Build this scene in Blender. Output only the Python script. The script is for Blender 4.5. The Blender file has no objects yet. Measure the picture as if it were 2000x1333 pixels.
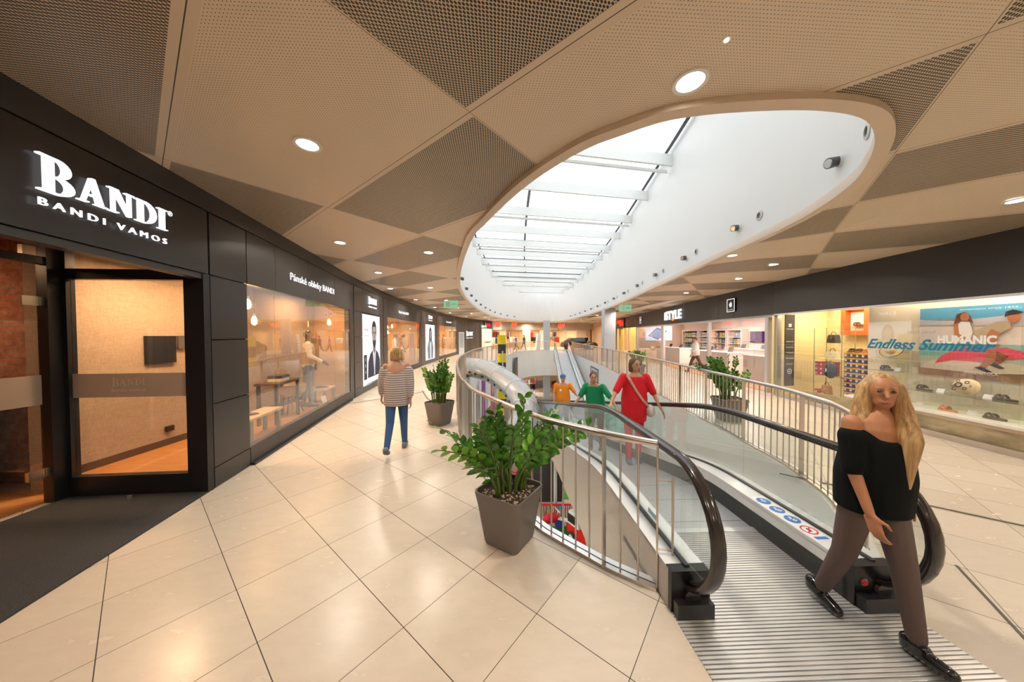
import bpy, bmesh, math, random
from mathutils import Vector, Matrix, Euler
R = math.radians
random.seed(7)
scene = bpy.context.scene
COL = scene.collection

# ---------------------------------------------------------------- camera
H = 1.8374                                    # eye height
F = 590.99                                    # focal length in pixels of the 2000 px wide frame
PITCH, ROLL = 0.0208608, -0.0039598
cd = bpy.data.cameras.new('camera'); cam = bpy.data.objects.new('camera', cd); COL.objects.link(cam)
cd.sensor_width = 36.0; cd.lens = F * 36.0 / 2000.0; cd.clip_start = 0.02; cd.clip_end = 400
_f = Vector((0, math.cos(PITCH), -math.sin(PITCH))); _u = Vector((0, math.sin(PITCH), math.cos(PITCH))); _r = Vector((1, 0, 0))
_cx = _r * math.cos(ROLL) + _u * math.sin(ROLL); _cy = -_r * math.sin(ROLL) + _u * math.cos(ROLL)
cam.matrix_world = Matrix(((_cx.x, _cy.x, -_f.x, 0), (_cx.y, _cy.y, -_f.y, 0), (_cx.z, _cy.z, -_f.z, H), (0, 0, 0, 1)))
scene.camera = cam
# ---------------------------------------------------------------- world, exposure, lights
w = bpy.data.worlds.new('overcast_sky'); scene.world = w; w.use_nodes = True
bg = w.node_tree.nodes['Background']; bg.inputs[0].default_value = (0.93, 0.97, 1.0, 1); bg.inputs[1].default_value = 1.75
vs = scene.view_settings; vs.view_transform = 'Standard'; vs.look = 'None'; vs.gamma = 1.0; vs.exposure = 0.38; vs.use_curve_mapping = False
cy = scene.cycles
cy.max_bounces = 6; cy.diffuse_bounces = 3; cy.glossy_bounces = 2; cy.transmission_bounces = 2; cy.transparent_max_bounces = 12
cy.caustics_reflective = False; cy.caustics_refractive = False; cy.sample_clamp_indirect = 6.0; cy.sample_clamp_direct = 0
cy.use_adaptive_sampling = True; cy.adaptive_threshold = 0.12; cy.adaptive_min_samples = 20
cy.use_denoising = True
def area(name, loc, size, power, color=(1, .87, .72), rot=(0, 0, 0), size_y=None, spread=180, shape=None):
    l = bpy.data.lights.new(name, 'AREA'); l.energy = power; l.color = color; l.size = size
    l.shape = shape or ('RECTANGLE' if size_y else 'SQUARE')
    if size_y: l.size_y = size_y
    l.spread = R(spread)
    o = bpy.data.objects.new(name, l); o.location = loc; o.rotation_euler = rot; COL.objects.link(o); return o
# sky portal over the glass roof: guides the daylight sampling only
_p = area('skylight_portal', (1.6, 20.6, 7.75), 8.5, 1, size_y=41); _p.data.cycles.is_portal = True
WARM = (1, .80, .58); NEUT = (1, .90, .78)

# ---------------------------------------------------------------- materials
MATS = {}
def mat(name, col=(.8, .8, .8), rough=.5, metal=0, spec=.5, emit=None, es=1.0, coat=0, sheen=0):
    if name in MATS: return MATS[name]
    m = bpy.data.materials.new(name); m.use_nodes = True; b = m.node_tree.nodes['Principled BSDF']
    b.inputs['Base Color'].default_value = (*col, 1); b.inputs['Roughness'].default_value = rough
    b.inputs['Metallic'].default_value = metal; b.inputs['Specular IOR Level'].default_value = spec
    b.inputs['Coat Weight'].default_value = coat; b.inputs['Coat Roughness'].default_value = .08
    if emit: b.inputs['Emission Color'].default_value = (*emit, 1); b.inputs['Emission Strength'].default_value = es
    MATS[name] = m; return m
class NT:
    def __init__(s, m): s.t = m.node_tree; s.b = s.t.nodes.get('Principled BSDF'); s.L = s.t.links
    def n(s, kind, **kw):
        x = s.t.nodes.new(kind)
        for k, v in kw.items():
            if k.startswith('i'): x.inputs[int(k[1:])].default_value = v
            else: setattr(x, k, v)
        return x
    def l(s, a, b): s.L.new(a, b)
    def m(s, op, a, b=0.0, c=None):
        x = s.t.nodes.new('ShaderNodeMath'); x.operation = op
        for i, v in enumerate((a, b) if c is None else (a, b, c)):
            if hasattr(v, 'is_linked') or isinstance(v, bpy.types.NodeSocket): s.L.new(v, x.inputs[i])
            else: x.inputs[i].default_value = v
        return x.outputs[0]
    def pos(s):
        g = s.n('ShaderNodeNewGeometry'); x = s.n('ShaderNodeSeparateXYZ'); s.l(g.outputs['Position'], x.inputs[0]); return x.outputs, g.outputs['Position']
    def obj(s):
        g = s.n('ShaderNodeTexCoord'); x = s.n('ShaderNodeSeparateXYZ'); s.l(g.outputs['Object'], x.inputs[0]); return x.outputs, g.outputs['Object']
    def mix(s, fac, a, b):
        x = s.t.nodes.new('ShaderNodeMix'); x.data_type = 'RGBA'
        if isinstance(fac, bpy.types.NodeSocket): s.l(fac, x.inputs[0])
        else: x.inputs[0].default_value = fac
        for i, v in ((6, a), (7, b)):
            if isinstance(v, bpy.types.NodeSocket): s.l(v, x.inputs[i])
            else: x.inputs[i].default_value = (*v, 1) if len(v) == 3 else v
        return x.outputs[2]
    def noise(s, vec, scale, detail=3, rough=.5, stretch=None):
        x = s.n('ShaderNodeTexNoise'); x.inputs['Scale'].default_value = scale; x.inputs['Detail'].default_value = detail; x.inputs['Roughness'].default_value = rough
        if stretch:
            mp = s.n('ShaderNodeMapping'); mp.inputs['Scale'].default_value = stretch; s.l(vec, mp.inputs[0]); vec = mp.outputs[0]
        s.l(vec, x.inputs['Vector']); return x.outputs[0]
    def ramp(s, v, a, b):   # smooth map range a..b -> 0..1
        x = s.n('ShaderNodeMapRange'); s.l(v, x.inputs[0]); x.inputs[1].default_value = a; x.inputs[2].default_value = b; return x.outputs[0]
    def bump(s, h, st=.3, d=.01):
        x = s.n('ShaderNodeBump'); x.inputs['Strength'].default_value = st; x.inputs['Distance'].default_value = d
        s.l(h, x.inputs['Height']); s.l(x.outputs[0], s.b.inputs['Normal'])
    def col(s, c): s.l(c, s.b.inputs['Base Color'])

CP, SP = 0.6277, 0.7785     # tile axes: p = (CP, SP), q = (SP, -CP)
TX, TY = -0.3115, 2.3302
def mk_floor(name, grid=True):
    m = mat(name, (.75, .6, .44), .17, coat=.0, spec=.42); t = NT(m); (x, y, z), P = t.pos()
    xs = t.m('SUBTRACT', x, TX); ys = t.m('SUBTRACT', y, TY)
    p = t.m('DIVIDE', t.m('ADD', t.m('MULTIPLY', xs, CP), t.m('MULTIPLY', ys, SP)), .6)
    q = t.m('DIVIDE', t.m('SUBTRACT', t.m('MULTIPLY', xs, SP), t.m('MULTIPLY', ys, CP)), .6)
    def line(v, w):
        fr = t.m('FRACT', t.m('ADD', v, .5)); return t.m('LESS_THAN', t.m('ABSOLUTE', t.m('SUBTRACT', fr, .5)), w)
    g = t.m('MAXIMUM', line(p, .0042), line(q, .0034))
    ip = t.m('ROUND', t.m('SUBTRACT', p, .5)); iq = t.m('ROUND', t.m('SUBTRACT', q, .5))
    cmb = t.n('ShaderNodeCombineXYZ'); t.l(ip, cmb.inputs[0]); t.l(iq, cmb.inputs[1])
    wn = t.n('ShaderNodeTexWhiteNoise'); wn.noise_dimensions = '2D'; t.l(cmb.outputs[0], wn.inputs['Vector'])
    n1 = t.noise(P, 5.0, 6, .65, (1, 2.2, 1)); n2 = t.noise(P, 1.2, 3)
    v = t.m('ADD', t.m('MULTIPLY', n1, .7), t.m('MULTIPLY', wn.outputs[0], .3))
    c = t.mix(t.ramp(v, .3, .75), (.66, .565, .455), (.58, .485, .385))
    t.col(t.mix(g, c, (.05, .04, .03)))
    t.l(t.m('ADD', t.m('MULTIPLY', n1, .10), t.m('ADD', .21, t.m('MULTIPLY', g, .5))), t.b.inputs['Roughness'])
    return m
M_floor = mk_floor('beige_floor_tiles')
# ceiling: expanded metal mesh trays, alternating mesh direction
def mk_ceiling():
    m = mat('expanded_metal_ceiling', (.6, .5, .4), .45); t = NT(m); (x, y, z), P = t.pos()
    c = t.m('ADD', t.m('MULTIPLY', x, CP), t.m('MULTIPLY', y, SP))
    s = t.m('SUBTRACT', t.m('MULTIPLY', y, CP), t.m('MULTIPLY', x, SP))
    k = t.m('FLOOR', t.m('DIVIDE', t.m('SUBTRACT', c, 1.62 - 14.3), 1.43))
    j = t.m('FLOOR', t.m('DIVIDE', t.m('SUBTRACT', s, 1.71 - 27.1), 2.71))
    par = t.m('MODULO', t.m('ADD', k, j), 2.0)          # 0 / 1
    def holes(u, v, pu, pv, a):
        iu = t.m('FLOOR', t.m('DIVIDE', u, pu)); off = t.m('MULTIPLY', t.m('MODULO', t.m('ABSOLUTE', iu), 2.0), .5)
        fu = t.m('ABSOLUTE', t.m('SUBTRACT', t.m('FRACT', t.m('DIVIDE', u, pu)), .5))
        fv = t.m('ABSOLUTE', t.m('SUBTRACT', t.m('FRACT', t.m('ADD', t.m('DIVIDE', v, pv), off)), .5))
        d = t.m('ADD', t.m('MULTIPLY', t.m('POWER', fu, 2.0), 3.2), t.m('MULTIPLY', t.m('POWER', fv, 2.0), 6.0))
        return t.m('LESS_THAN', d, a)
    hd = holes(s, c, .0135, .030, .70)
    hl = holes(c, s, .0135, .030, .085)
    frame = t.m('MINIMUM', 1.0, 1.0)
    h = t.m('ADD', t.m('MULTIPLY', hd, t.m('SUBTRACT', 1.0, par)), t.m('MULTIPLY', hl, par))
    def edge(v, off, pitch, w):
        fr = t.m('FRACT', t.m('ADD', t.m('DIVIDE', t.m('SUBTRACT', v, off), pitch), .5)); return t.m('LESS_THAN', t.m('ABSOLUTE', t.m('SUBTRACT', fr, .5)), w / pitch)
    e = t.m('MAXIMUM', edge(c, 1.62, 1.43, .05), edge(s, 1.71, 2.71, .012))
    seam = t.m('MAXIMUM', edge(c, 1.62, 1.43, .003), edge(s, 1.71, 2.71, .002))
    h = t.m('MULTIPLY', h, t.m('SUBTRACT', 1.0, e))
    base = t.mix(e, t.mix(par, (.60, .485, .365), (.74, .61, .475)), (.70, .57, .44))
    cc = t.mix(h, base, (.02, .013, .008)); t.col(t.mix(seam, cc, (.06, .045, .03)))
    return m
M_ceil = mk_ceiling()
M_chan = mat('ceiling_channel', (.62, .50, .37), .4)
M_trimring = mat('pinkish_beige_ring', (.72, .58, .46), .45)
M_white = mat('white_paint', (.86, .87, .86), .5)
M_offwhite = mat('warm_white_wall', (.82, .76, .68), .55)
M_char = mat('charcoal_panel', (.030, .028, .028), .30, metal=.25)
M_char2 = mat('anthracite_fascia', (.031, .029, .029), .42)
M_black = mat('black_lacquer', (.012, .012, .013), .3)
M_gap = mat('shadow_gap', (.004, .004, .004), .9)
M_steel = mat('brushed_steel', (.66, .60, .55), .28, metal=1.0)
M_alu = mat('aluminium', (.72, .73, .74), .38, metal=.7)
M_dkrub = mat('black_handrail_rubber', (.028, .022, .020), .16, spec=.7)
M_brass = mat('satin_hinge_metal', (.75, .68, .55), .3, metal=1)
M_wood = mat('orange_oak_floor', (.55, .25, .08), .35)
t = NT(M_wood); _o, _P = t.pos(); t.col(t.mix(t.ramp(t.noise(_P, 3, 5, .6, (1, 14, 1)), .3, .7), (.62, .30, .10), (.40, .17, .05)))
M_wood2 = mat('pale_oak', (.62, .42, .26), .4)
t = NT(M_wood2); _o, _P = t.pos(); t.col(t.mix(t.ramp(t.noise(_P, 4, 5, .6, (9, 1, 1)), .3, .7), (.66, .46, .29), (.48, .31, .19)))
M_wood3 = mat('dark_table_wood', (.10, .05, .03), .35)
M_mat = mat('charcoal_door_mat', (.03, .03, .032), .95)
t = NT(M_mat); _o, _P = t.pos(); _n = t.noise(_P, 260, 2); t.col(t.mix(t.ramp(_n, .35, .75), (.012, .012, .014), (.10, .10, .10))); t.bump(_n, .8, .01)
M_fabric = mat('linen_wallcovering', (.42, .31, .22), .85)
t = NT(M_fabric); _o, _P = t.pos(); _a = t.noise(_P, 130, 2, .6, (1, 1, .10)); _b2 = t.noise(_P, 110, 2, .6, (.1, .08, 1.2))
t.col(t.mix(t.ramp(t.m('ADD', _a, _b2), .7, 1.3), (.33, .25, .18), (.50, .385, .28)))
M_brick = mat('red_brick_wall', (.3, .1, .05), .9)
t = NT(M_brick); _g = t.n('ShaderNodeNewGeometry'); _mp = t.n('ShaderNodeMapping'); _mp.inputs['Rotation'].default_value = (R(90), 0, 0)
t.l(_g.outputs['Position'], _mp.inputs[0]); _bk = t.n('ShaderNodeTexBrick'); t.l(_mp.outputs[0], _bk.inputs['Vector'])
for k_, v_ in (('Scale', 4.2), ('Mortar Size', .028), ('Brick Width', 1.0), ('Row Height', .33)): _bk.inputs[k_].default_value = v_
_bk.inputs['Color1'].default_value = (.34, .10, .045, 1); _bk.inputs['Color2'].default_value = (.20, .055, .03, 1); _bk.inputs['Mortar'].default_value = (.16, .10, .07, 1)
_n = t.noise(_mp.outputs[0], 9, 5, .7); t.col(t.mix(t.ramp(_n, .45, .75), _bk.outputs[0], (.42, .24, .16)))
def mk_glass(name, tint=(1, 1, 1), refl=(1, 1, 1), base=.0, ior=1.5):
    m = bpy.data.materials.new(name); m.use_nodes = True; nt = m.node_tree; nt.nodes.clear()
    o = nt.nodes.new('ShaderNodeOutputMaterial'); tr = nt.nodes.new('ShaderNodeBsdfTransparent'); tr.inputs[0].default_value = (*tint, 1)
    gl = nt.nodes.new('ShaderNodeBsdfGlossy'); gl.inputs['Roughness'].default_value = 0.0; gl.inputs[0].default_value = (*refl, 1)
    fr = nt.nodes.new('ShaderNodeFresnel'); gg = nt.nodes.new('ShaderNodeNewGeometry'); im = nt.nodes.new('ShaderNodeMapRange')   # same reflectance from both faces
    im.inputs[3].default_value = ior; im.inputs[4].default_value = 1 / ior; nt.links.new(gg.outputs['Backfacing'], im.inputs[0]); nt.links.new(im.outputs[0], fr.inputs[0])
    mr = nt.nodes.new('ShaderNodeMapRange'); mr.inputs[3].default_value = base; mr.inputs[4].default_value = 1.0
    mx = nt.nodes.new('ShaderNodeMixShader')
    nt.links.new(fr.outputs[0], mr.inputs[0]); nt.links.new(mr.outputs[0], mx.inputs[0]); nt.links.new(tr.outputs[0], mx.inputs[1]); nt.links.new(gl.outputs[0], mx.inputs[2]); nt.links.new(mx.outputs[0], o.inputs[0])
    MATS[name] = m; return m
M_glass = mk_glass('shop_window_glass', (.97, .96, .95), base=.03)
M_glass2 = mk_glass('balustrade_glass', (.93, .96, .95), base=.02)
M_glass3 = mk_glass('clear_shelf_glass', (.86, .95, .90), base=.05)
M_rooflass = mk_glass('roof_glass', (.97, .98, .98), base=.0)
M_frost = mat('frosted_film', (.50, .40, .33), .6); M_frost.node_tree.nodes['Principled BSDF'].inputs['Alpha'].default_value = .72
M_tube = mat('clear_slide_plastic', (.75, .78, .80), .08); M_tube.node_tree.nodes['Principled BSDF'].inputs['Alpha'].default_value = .36
M_tubeg = mat('green_tinted_slide_plastic', (.35, .72, .58), .08); M_tubeg.node_tree.nodes['Principled BSDF'].inputs['Alpha'].default_value = .45
def emi(name, col, s): return mat(name, (0, 0, 0), .6, spec=0, emit=col, es=s)
E_white = emi('white_sign_light', (1, .97, 1), 1.0)
E_lens = emi('downlight_lens_glow', (1, .93, .80), 9.0)
E_red = emi('red_sign_light', (1, .05, .02), 1.2)
E_redt = emi('red_orange_sign_light', (1, .10, .04), 1.6)
E_bulb = emi('amber_bulb_glow', (1, .48, .12), 30.0)
E_poster = emi('lightbox_white', (.86, .90, .95), .95)
def flat(name, col, rough=.6, **k): return mat(name, col, rough, **k)

# ---------------------------------------------------------------- mesh helpers
class MB:
    def __init__(s): s.bm = bmesh.new(); s.mi = 0
    def m(s, i): s.mi = i; return s
    def _fin(s, fs):
        for f in fs: f.material_index = s.mi
    def poly(s, pts):
        vs = [s.bm.verts.new(p) for p in pts]; f = s.bm.faces.new(vs); s._fin([f]); return s
    def hexa(s, a):     # 8 points: bottom 4, top 4
        v = [s.bm.verts.new(p) for p in a]
        s._fin([s.bm.faces.new([v[i] for i in q]) for q in ((3, 2, 1, 0), (4, 5, 6, 7), (0, 1, 5, 4), (1, 2, 6, 5), (2, 3, 7, 6), (3, 0, 4, 7))]); return s
    def box(s, x0, x1, y0, y1, z0, z1):
        return s.hexa([(x0, y0, z0), (x1, y0, z0), (x1, y1, z0), (x0, y1, z0), (x0, y0, z1), (x1, y0, z1), (x1, y1, z1), (x0, y1, z1)])
    def obox(s, c, ux, uy, uz):     # centre and half vectors
        c, ux, uy, uz = map(Vector, (c, ux, uy, uz))
        return s.hexa([c - ux - uy - uz, c + ux - uy - uz, c + ux + uy - uz, c - ux + uy - uz, c - ux - uy + uz, c + ux - uy + uz, c + ux + uy + uz, c - ux + uy + uz])
    def rings(s, rings, cap=True, closed=False):
        vr = [[s.bm.verts.new(p) for p in r] for r in rings]; n = len(vr[0]); fs = []
        rng = range(len(vr)) if closed else range(len(vr) - 1)
        for i in rng:
            a, b = vr[i], vr[(i + 1) % len(vr)]
            for j in range(n): fs.append(s.bm.faces.new((a[j], a[(j + 1) % n], b[(j + 1) % n], b[j])))
        if cap and not closed: fs += [s.bm.faces.new(vr[0][::-1]), s.bm.faces.new(vr[-1])]
        s._fin(fs); return s
    def cyl(s, p0, p1, r0, r1=None, n=10, cap=True):
        p0, p1 = Vector(p0), Vector(p1); r1 = r0 if r1 is None else r1; d = (p1 - p0).normalized()
        a = d.orthogonal().normalized(); b = d.cross(a)
        cs = [(math.cos(2 * math.pi * i / n), math.sin(2 * math.pi * i / n)) for i in range(n)]
        return s.rings([[p0 + (a * c + b * q) * r0 for c, q in cs], [p1 + (a * c + b * q) * r1 for c, q in cs]], cap)
    def sweep(s, path, prof, up=(0, 0, 1), closed=False, cap=True):   # prof: list of (side, up) offsets or callable(i)
        path = [Vector(p) for p in path]; up = Vector(up); rings = []; N = len(path)
        for i, p in enumerate(path):
            if closed: d = path[(i + 1) % N] - path[i - 1]
            else: d = path[min(i + 1, N - 1)] - path[max(i - 1, 0)]
            d.normalize(); side = d.cross(up); side = side.normalized() if side.length > 1e-5 else d.orthogonal().normalized(); u2 = side.cross(d).normalized()
            pr = prof(i) if callable(prof) else prof
            rings.append([p + side * a + u2 * b for a, b in pr])
        return s.rings(rings, cap, closed)
    def tube(s, path, r, n=8, closed=False, cap=True, up=(0, 0, 1)):
        return s.sweep(path, [(r * math.cos(2 * math.pi * i / n), r * math.sin(2 * math.pi * i / n)) for i in range(n)], up, closed, cap)
    def lathe(s, prof, c=(0, 0, 0), n=20, sx=1, sy=1):
        c = Vector(c); return s.rings([[c + Vector((r * sx * math.cos(2 * math.pi * i / n), r * sy * math.sin(2 * math.pi * i / n), z)) for i in range(n)] for r, z in prof], True)
    def ell(s, c, rx, ry, rz, n=12, k=8, rot=None):
        c = Vector(c); rr = []
        for j in range(k + 1):
            a = -math.pi / 2 + math.pi * j / k; cr = max(math.cos(a), .02)
            ring = [Vector((rx * cr * math.cos(2 * math.pi * i / n), ry * cr * math.sin(2 * math.pi * i / n), rz * math.sin(a))) for i in range(n)]
            if rot: ring = [rot @ v for v in ring]
            rr.append([c + v for v in ring])
        return s.rings(rr)
    def ext(s, pts, z0, z1):         # vertical prism of a plan polygon
        return s.rings([[(x, y, z0) for x, y in pts], [(x, y, z1) for x, y in pts]])
    def plate(s, pts3, nrm, th):     # thick polygon from 3D outline
        nv = Vector(nrm).normalized() * th; return s.rings([[Vector(p) for p in pts3], [Vector(p) + nv for p in pts3]])
    def build(s, name, mats, parent=None, smooth=False, loc=None, recalc=True):
        if recalc: bmesh.ops.recalc_face_normals(s.bm, faces=s.bm.faces)
        me = bpy.data.meshes.new(name); s.bm.to_mesh(me); s.bm.free()
        for m in (mats if isinstance(mats, (list, tuple)) else [mats]): me.materials.append(m)
        if smooth:
            for p in me.polygons: p.use_smooth = True
        o = bpy.data.objects.new(name, me); COL.objects.link(o)
        if parent: o.parent = parent
        if loc is not None: o.location = loc
        return o
def smooth_angle(o, a=35):
    me = o.data
    for p in me.polygons: p.use_smooth = True
    try: me.set_sharp_from_angle(angle=R(a))
    except Exception: pass
    return o
def tag(o, label, cat, group=None, kind=None):
    if label: o['label'] = label
    if cat: o['category'] = cat
    if group: o['group'] = group
    if kind: o['kind'] = kind
    return o
def empty(name, loc=(0, 0, 0), rz=0, label=None, cat=None, group=None):
    o = bpy.data.objects.new(name, None); o.empty_display_size = .1; o.location = loc; o.rotation_euler = (0, 0, rz); COL.objects.link(o)
    return tag(o, label, cat, group)
def struct(o): o['kind'] = 'structure'; return o
def kids(o): return [c for c in bpy.data.objects if c.parent == o]
def copy_tree(o, loc=None, rz=None, label=None, group=None, parent=None, ks=None):
    c = o.copy(); COL.objects.link(c); c.parent = parent
    if loc is not None: c.location = loc
    if rz is not None: c.rotation_euler = (0, 0, rz)
    if label: c['label'] = label
    if group: c['group'] = group
    for ch in kids(o): copy_tree(ch, parent=c)
    return c
def lerp(a, b, t): return a + (b - a) * t
def interp(y, tab):
    for (a, xa), (b, xb) in zip(tab, tab[1:]):
        if y <= b: return lerp(xa, xb, (y - a) / (b - a))
    return tab[-1][1]
def catmull(pts, n=6, closed=False):
    P = [Vector(p) for p in pts]; N = len(P); out = []
    for i in range(N if closed else N - 1):
        if closed: a, b, c, d = P[i - 1], P[i], P[(i + 1) % N], P[(i + 2) % N]
        else: a, b, c, d = P[max(i - 1, 0)], P[i], P[i + 1], P[min(i + 2, N - 1)]
        for k in range(n):
            t = k / n; out.append(.5 * ((2 * b) + (c - a) * t + (2 * a - 5 * b + 4 * c - d) * t * t + (3 * b - a - 3 * c + d) * t ** 3))
    if not closed: out.append(P[-1])
    return out
# text: a mesh lying on a plane (origin, right, up), extruded along the normal
def text(name, body, org, right, up, height, m, parent=None, ext=.004, width=None, shear=0, bold=0, align='LEFT'):
    cu = bpy.data.curves.new(name, 'FONT'); cu.body = body; cu.size = 1; cu.extrude = 0; cu.shear = shear; cu.offset = bold; cu.align_x = 'LEFT'
    cu.resolution_u = 3
    to = bpy.data.objects.new(name, cu); COL.objects.link(to); dg = bpy.context.evaluated_depsgraph_get()
    me = bpy.data.meshes.new_from_object(to.evaluated_get(dg)); bpy.data.objects.remove(to)
    xs = [v.co.x for v in me.vertices]; ys = [v.co.y for v in me.vertices]
    x0, x1 = min(xs), max(xs); cap = .72
    sy = height / cap; sx = (width / (x1 - x0)) if width else sy
    r, u = Vector(right).normalized(), Vector(up).normalized(); nn = r.cross(u); org = Vector(org)
    sh = {'LEFT': 0, 'CENTER': -(x1 - x0) / 2 * sx}[align]
    bm = bmesh.new(); bm.from_mesh(me); bpy.data.meshes.remove(me)
    for v in bm.verts: v.co = org + r * ((v.co.x - x0) * sx + sh) + u * (v.co.y * sy) + nn * ext
    if ext > .003:
        g = bmesh.ops.extrude_face_region(bm, geom=bm.faces[:]); 
        for e in g['geom']:
            if isinstance(e, bmesh.types.BMVert): e.co -= nn * ext
    b = MB(); b.bm.free(); b.bm = bm
    return b.build(name, m, parent, recalc=False)
# serif capitals for the suit shop's sign
def serif_word(word, org, right, up, h, width, m, parent, ext=.02, name='lettering'):
    r, u = Vector(right).normalized(), Vector(up).normalized(); nn = r.cross(u); org = Vector(org); b = MB()
    pieces = []; x = 0
    def rect(x0, y0, x1, y1): pieces.append([(x0, y0), (x1, y0), (x1, y1), (x0, y1)])
    def quad(*p): pieces.append(list(p))
    def bowl(cx, cy, ox, oy, ix, iy):
        N = 12
        for i in range(N):
            a, c = -math.pi / 2 + math.pi * i / N, -math.pi / 2 + math.pi * (i + 1) / N
            pieces.append([(cx + ix * math.cos(a), cy + iy * math.sin(a)), (cx + ox * math.cos(a), cy + oy * math.sin(a)), (cx + ox * math.cos(c), cy + oy * math.sin(c)), (cx + ix * math.cos(c), cy + iy * math.sin(c))])
    for k, ch in enumerate(word):
        S = 1.28 if k == 0 else 1.0; p0 = len(pieces)
        if ch == 'B': rect(.12, 0, .27, 1); rect(0, 0, .36, .045); rect(0, .955, .36, 1); bowl(.34, .735, .27, .265, .13, .215); bowl(.34, .255, .33, .255, .18, .205); W = .72
        elif ch == 'A': quad((.10, 0), (.16, 0), (.44, 1), (.36, 1)); quad((.56, 0), (.73, 0), (.46, 1), (.36, 1)); rect(.2, .30, .58, .35); rect(0, 0, .27, .045); rect(.47, 0, .83, .045); W = .86
        elif ch == 'N': rect(.12, 0, .18, 1); rect(.68, 0, .74, 1); quad((.12, 1), (.30, 1), (.74, 0), (.66, 0)); rect(0, 0, .3, .045); rect(0, .955, .24, 1); rect(.56, .955, .86, 1); W = .9
        elif ch == 'D': rect(.12, 0, .27, 1); rect(0, 0, .4, .045); rect(0, .955, .4, 1); bowl(.34, .5, .46, .5, .30, .45); W = .86
        else: rect(.12, 0, .27, 1); rect(0, 0, .39, .045); rect(0, .955, .39, 1); W = .42
        for i in range(p0, len(pieces)): pieces[i] = [(x + px * S, (py * S) - (.0 if k else .14)) for px, py in pieces[i]]
        x += (W + .04) * S
    sx = width / x
    for pc in pieces: b.plate([org + r * (px * sx) + u * (py * h) for px, py in pc], nn, ext)
    return b.build(name, m, parent)
from mathutils.geometry import tessellate_polygon
# ================================================================ plan curves
LW = [(-7, -1.75), (0, -2.88), (1.96, -3.26), (3.59, -3.576), (4.235, -3.70), (8.5, -4.54), (9.5, -4.70), (11.8, -5.0), (14, -5.2), (17.2, -5.32), (22.5, -5.42), (28, -5.2), (31, -4.55), (34, -3.7), (36, -2.95), (37.5, -2.5)]
RW = [(-7, 7.25), (2, 7.38), (4.405, 7.405), (6.44, 7.55), (8.9, 7.78), (13.86, 8.42), (18.9, 9.13), (25.2, 10.0), (32.65, 10.98), (38, 11.6)]
HM = [(-2.5, 37.5), (0, 41), (3, 43.3), (7, 44.3), (11.6, 43.6)]
def Lx(y): return interp(y, LW)
def Rx(y): return interp(y, RW)
ZC = 3.53
VOID = [(1.03, 2.13), (.76, 2.32), (.577, 2.49), (.361, 2.70), (.242, 2.84), (-.03, 3.28), (-.313, 3.79), (-.579, 4.34), (-.783, 4.97), (-.942, 5.49), (-1.22, 6.8), (-1.53, 8.4), (-1.79, 10.2), (-1.93, 12.1), (-1.97, 15.5), (-1.72, 19.0), (-1.08, 22.8), (-.45, 27.0), (.6, 31.5), (2.0, 34.2), (3.6, 35.0), (6.2, 34.6), (6.2, 31.0), (6.0, 29.9), (5.36, 18.66), (4.97, 14.04), (4.7, 11.42), (4.13, 6.57), (3.92, 5.0), (3.83, 4.28), (3.64, 3.61), (3.51, 3.28), (3.2, 2.8), (2.88, 2.44), (2.62, 2.25)]
RAIL_L = catmull([(x, y, 0) for x, y in VOID[:21]] + [(4.3, 35.0, 0)], 6)
RAIL_R = catmull([(2.9, 2.44, 0), (3.2, 2.8, 0), (3.51, 3.28, 0), (3.64, 3.61, 0), (3.83, 4.28, 0), (3.92, 5, 0), (4.13, 6.57, 0), (4.7, 11.42, 0), (4.97, 14.04, 0), (5.36, 18.66, 0), (6.0, 29.9, 0), (6.25, 31.2, 0)], 6)
hole = [(v.x, v.y) for v in RAIL_L] + [(6.25, 34.9), (6.25, 31.3)] + [(v.x, v.y) for v in RAIL_R[::-1]][1:]
def inset(pts, d):
    n = len(pts); out = []
    A = sum(pts[i - 1][0] * pts[i][1] - pts[i][0] * pts[i - 1][1] for i in range(n)); sg = 1 if A > 0 else -1
    for i in range(n):
        (x0, y0), (x1, y1) = pts[i - 1], pts[(i + 1) % n]; dx, dy = x1 - x0, y1 - y0; l = math.hypot(dx, dy) or 1
        out.append((pts[i][0] - sg * dy / l * d, pts[i][1] + sg * dx / l * d))
    return out
voidp = inset(hole, .07)
outer = [(Lx(-7), -7)] + [(x, y) for y, x in LW[1:]] + HM[1:-1] + [(11.6, 43.6)] + [(x, y) for y, x in RW[::-1]]
def slab(name, outer, holes, z, m, up=True, parent=None):
    loops = [[Vector((x, y, 0)) for x, y in outer]] + [[Vector((x, y, 0)) for x, y in h] for h in holes]
    tris = tessellate_polygon(loops); flatv = [p for l in loops for p in l]; b = MB()
    vs = [b.bm.verts.new((p.x, p.y, z)) for p in flatv]
    for t in tris:
        try: f = b.bm.faces.new([vs[i] for i in t])
        except ValueError: continue
        f.normal_update()
        if (f.normal.z > 0) != up: f.normal_flip()
    return struct(b.build(name, m, parent, recalc=False))
def strip(name, pts, z0, z1, m, parent=None, closed=True, th=0):
    b = MB(); n = len(pts)
    for i in range(n if closed else n - 1):
        a, c = pts[i], pts[(i + 1) % n]
        if th:
            dx, dy = c[0] - a[0], c[1] - a[1]; l = math.hypot(dx, dy) or 1; ox, oy = -dy / l * th, dx / l * th
            b.hexa([(a[0], a[1], z0), (c[0], c[1], z0), (c[0] + ox, c[1] + oy, z0), (a[0] + ox, a[1] + oy, z0), (a[0], a[1], z1), (c[0], c[1], z1), (c[0] + ox, c[1] + oy, z1), (a[0] + ox, a[1] + oy, z1)])
        else: b.poly([(a[0], a[1], z0), (c[0], c[1], z0), (c[0], c[1], z1), (a[0], a[1], z1)])
    return b.build(name, m, parent, smooth=not th)
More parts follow.
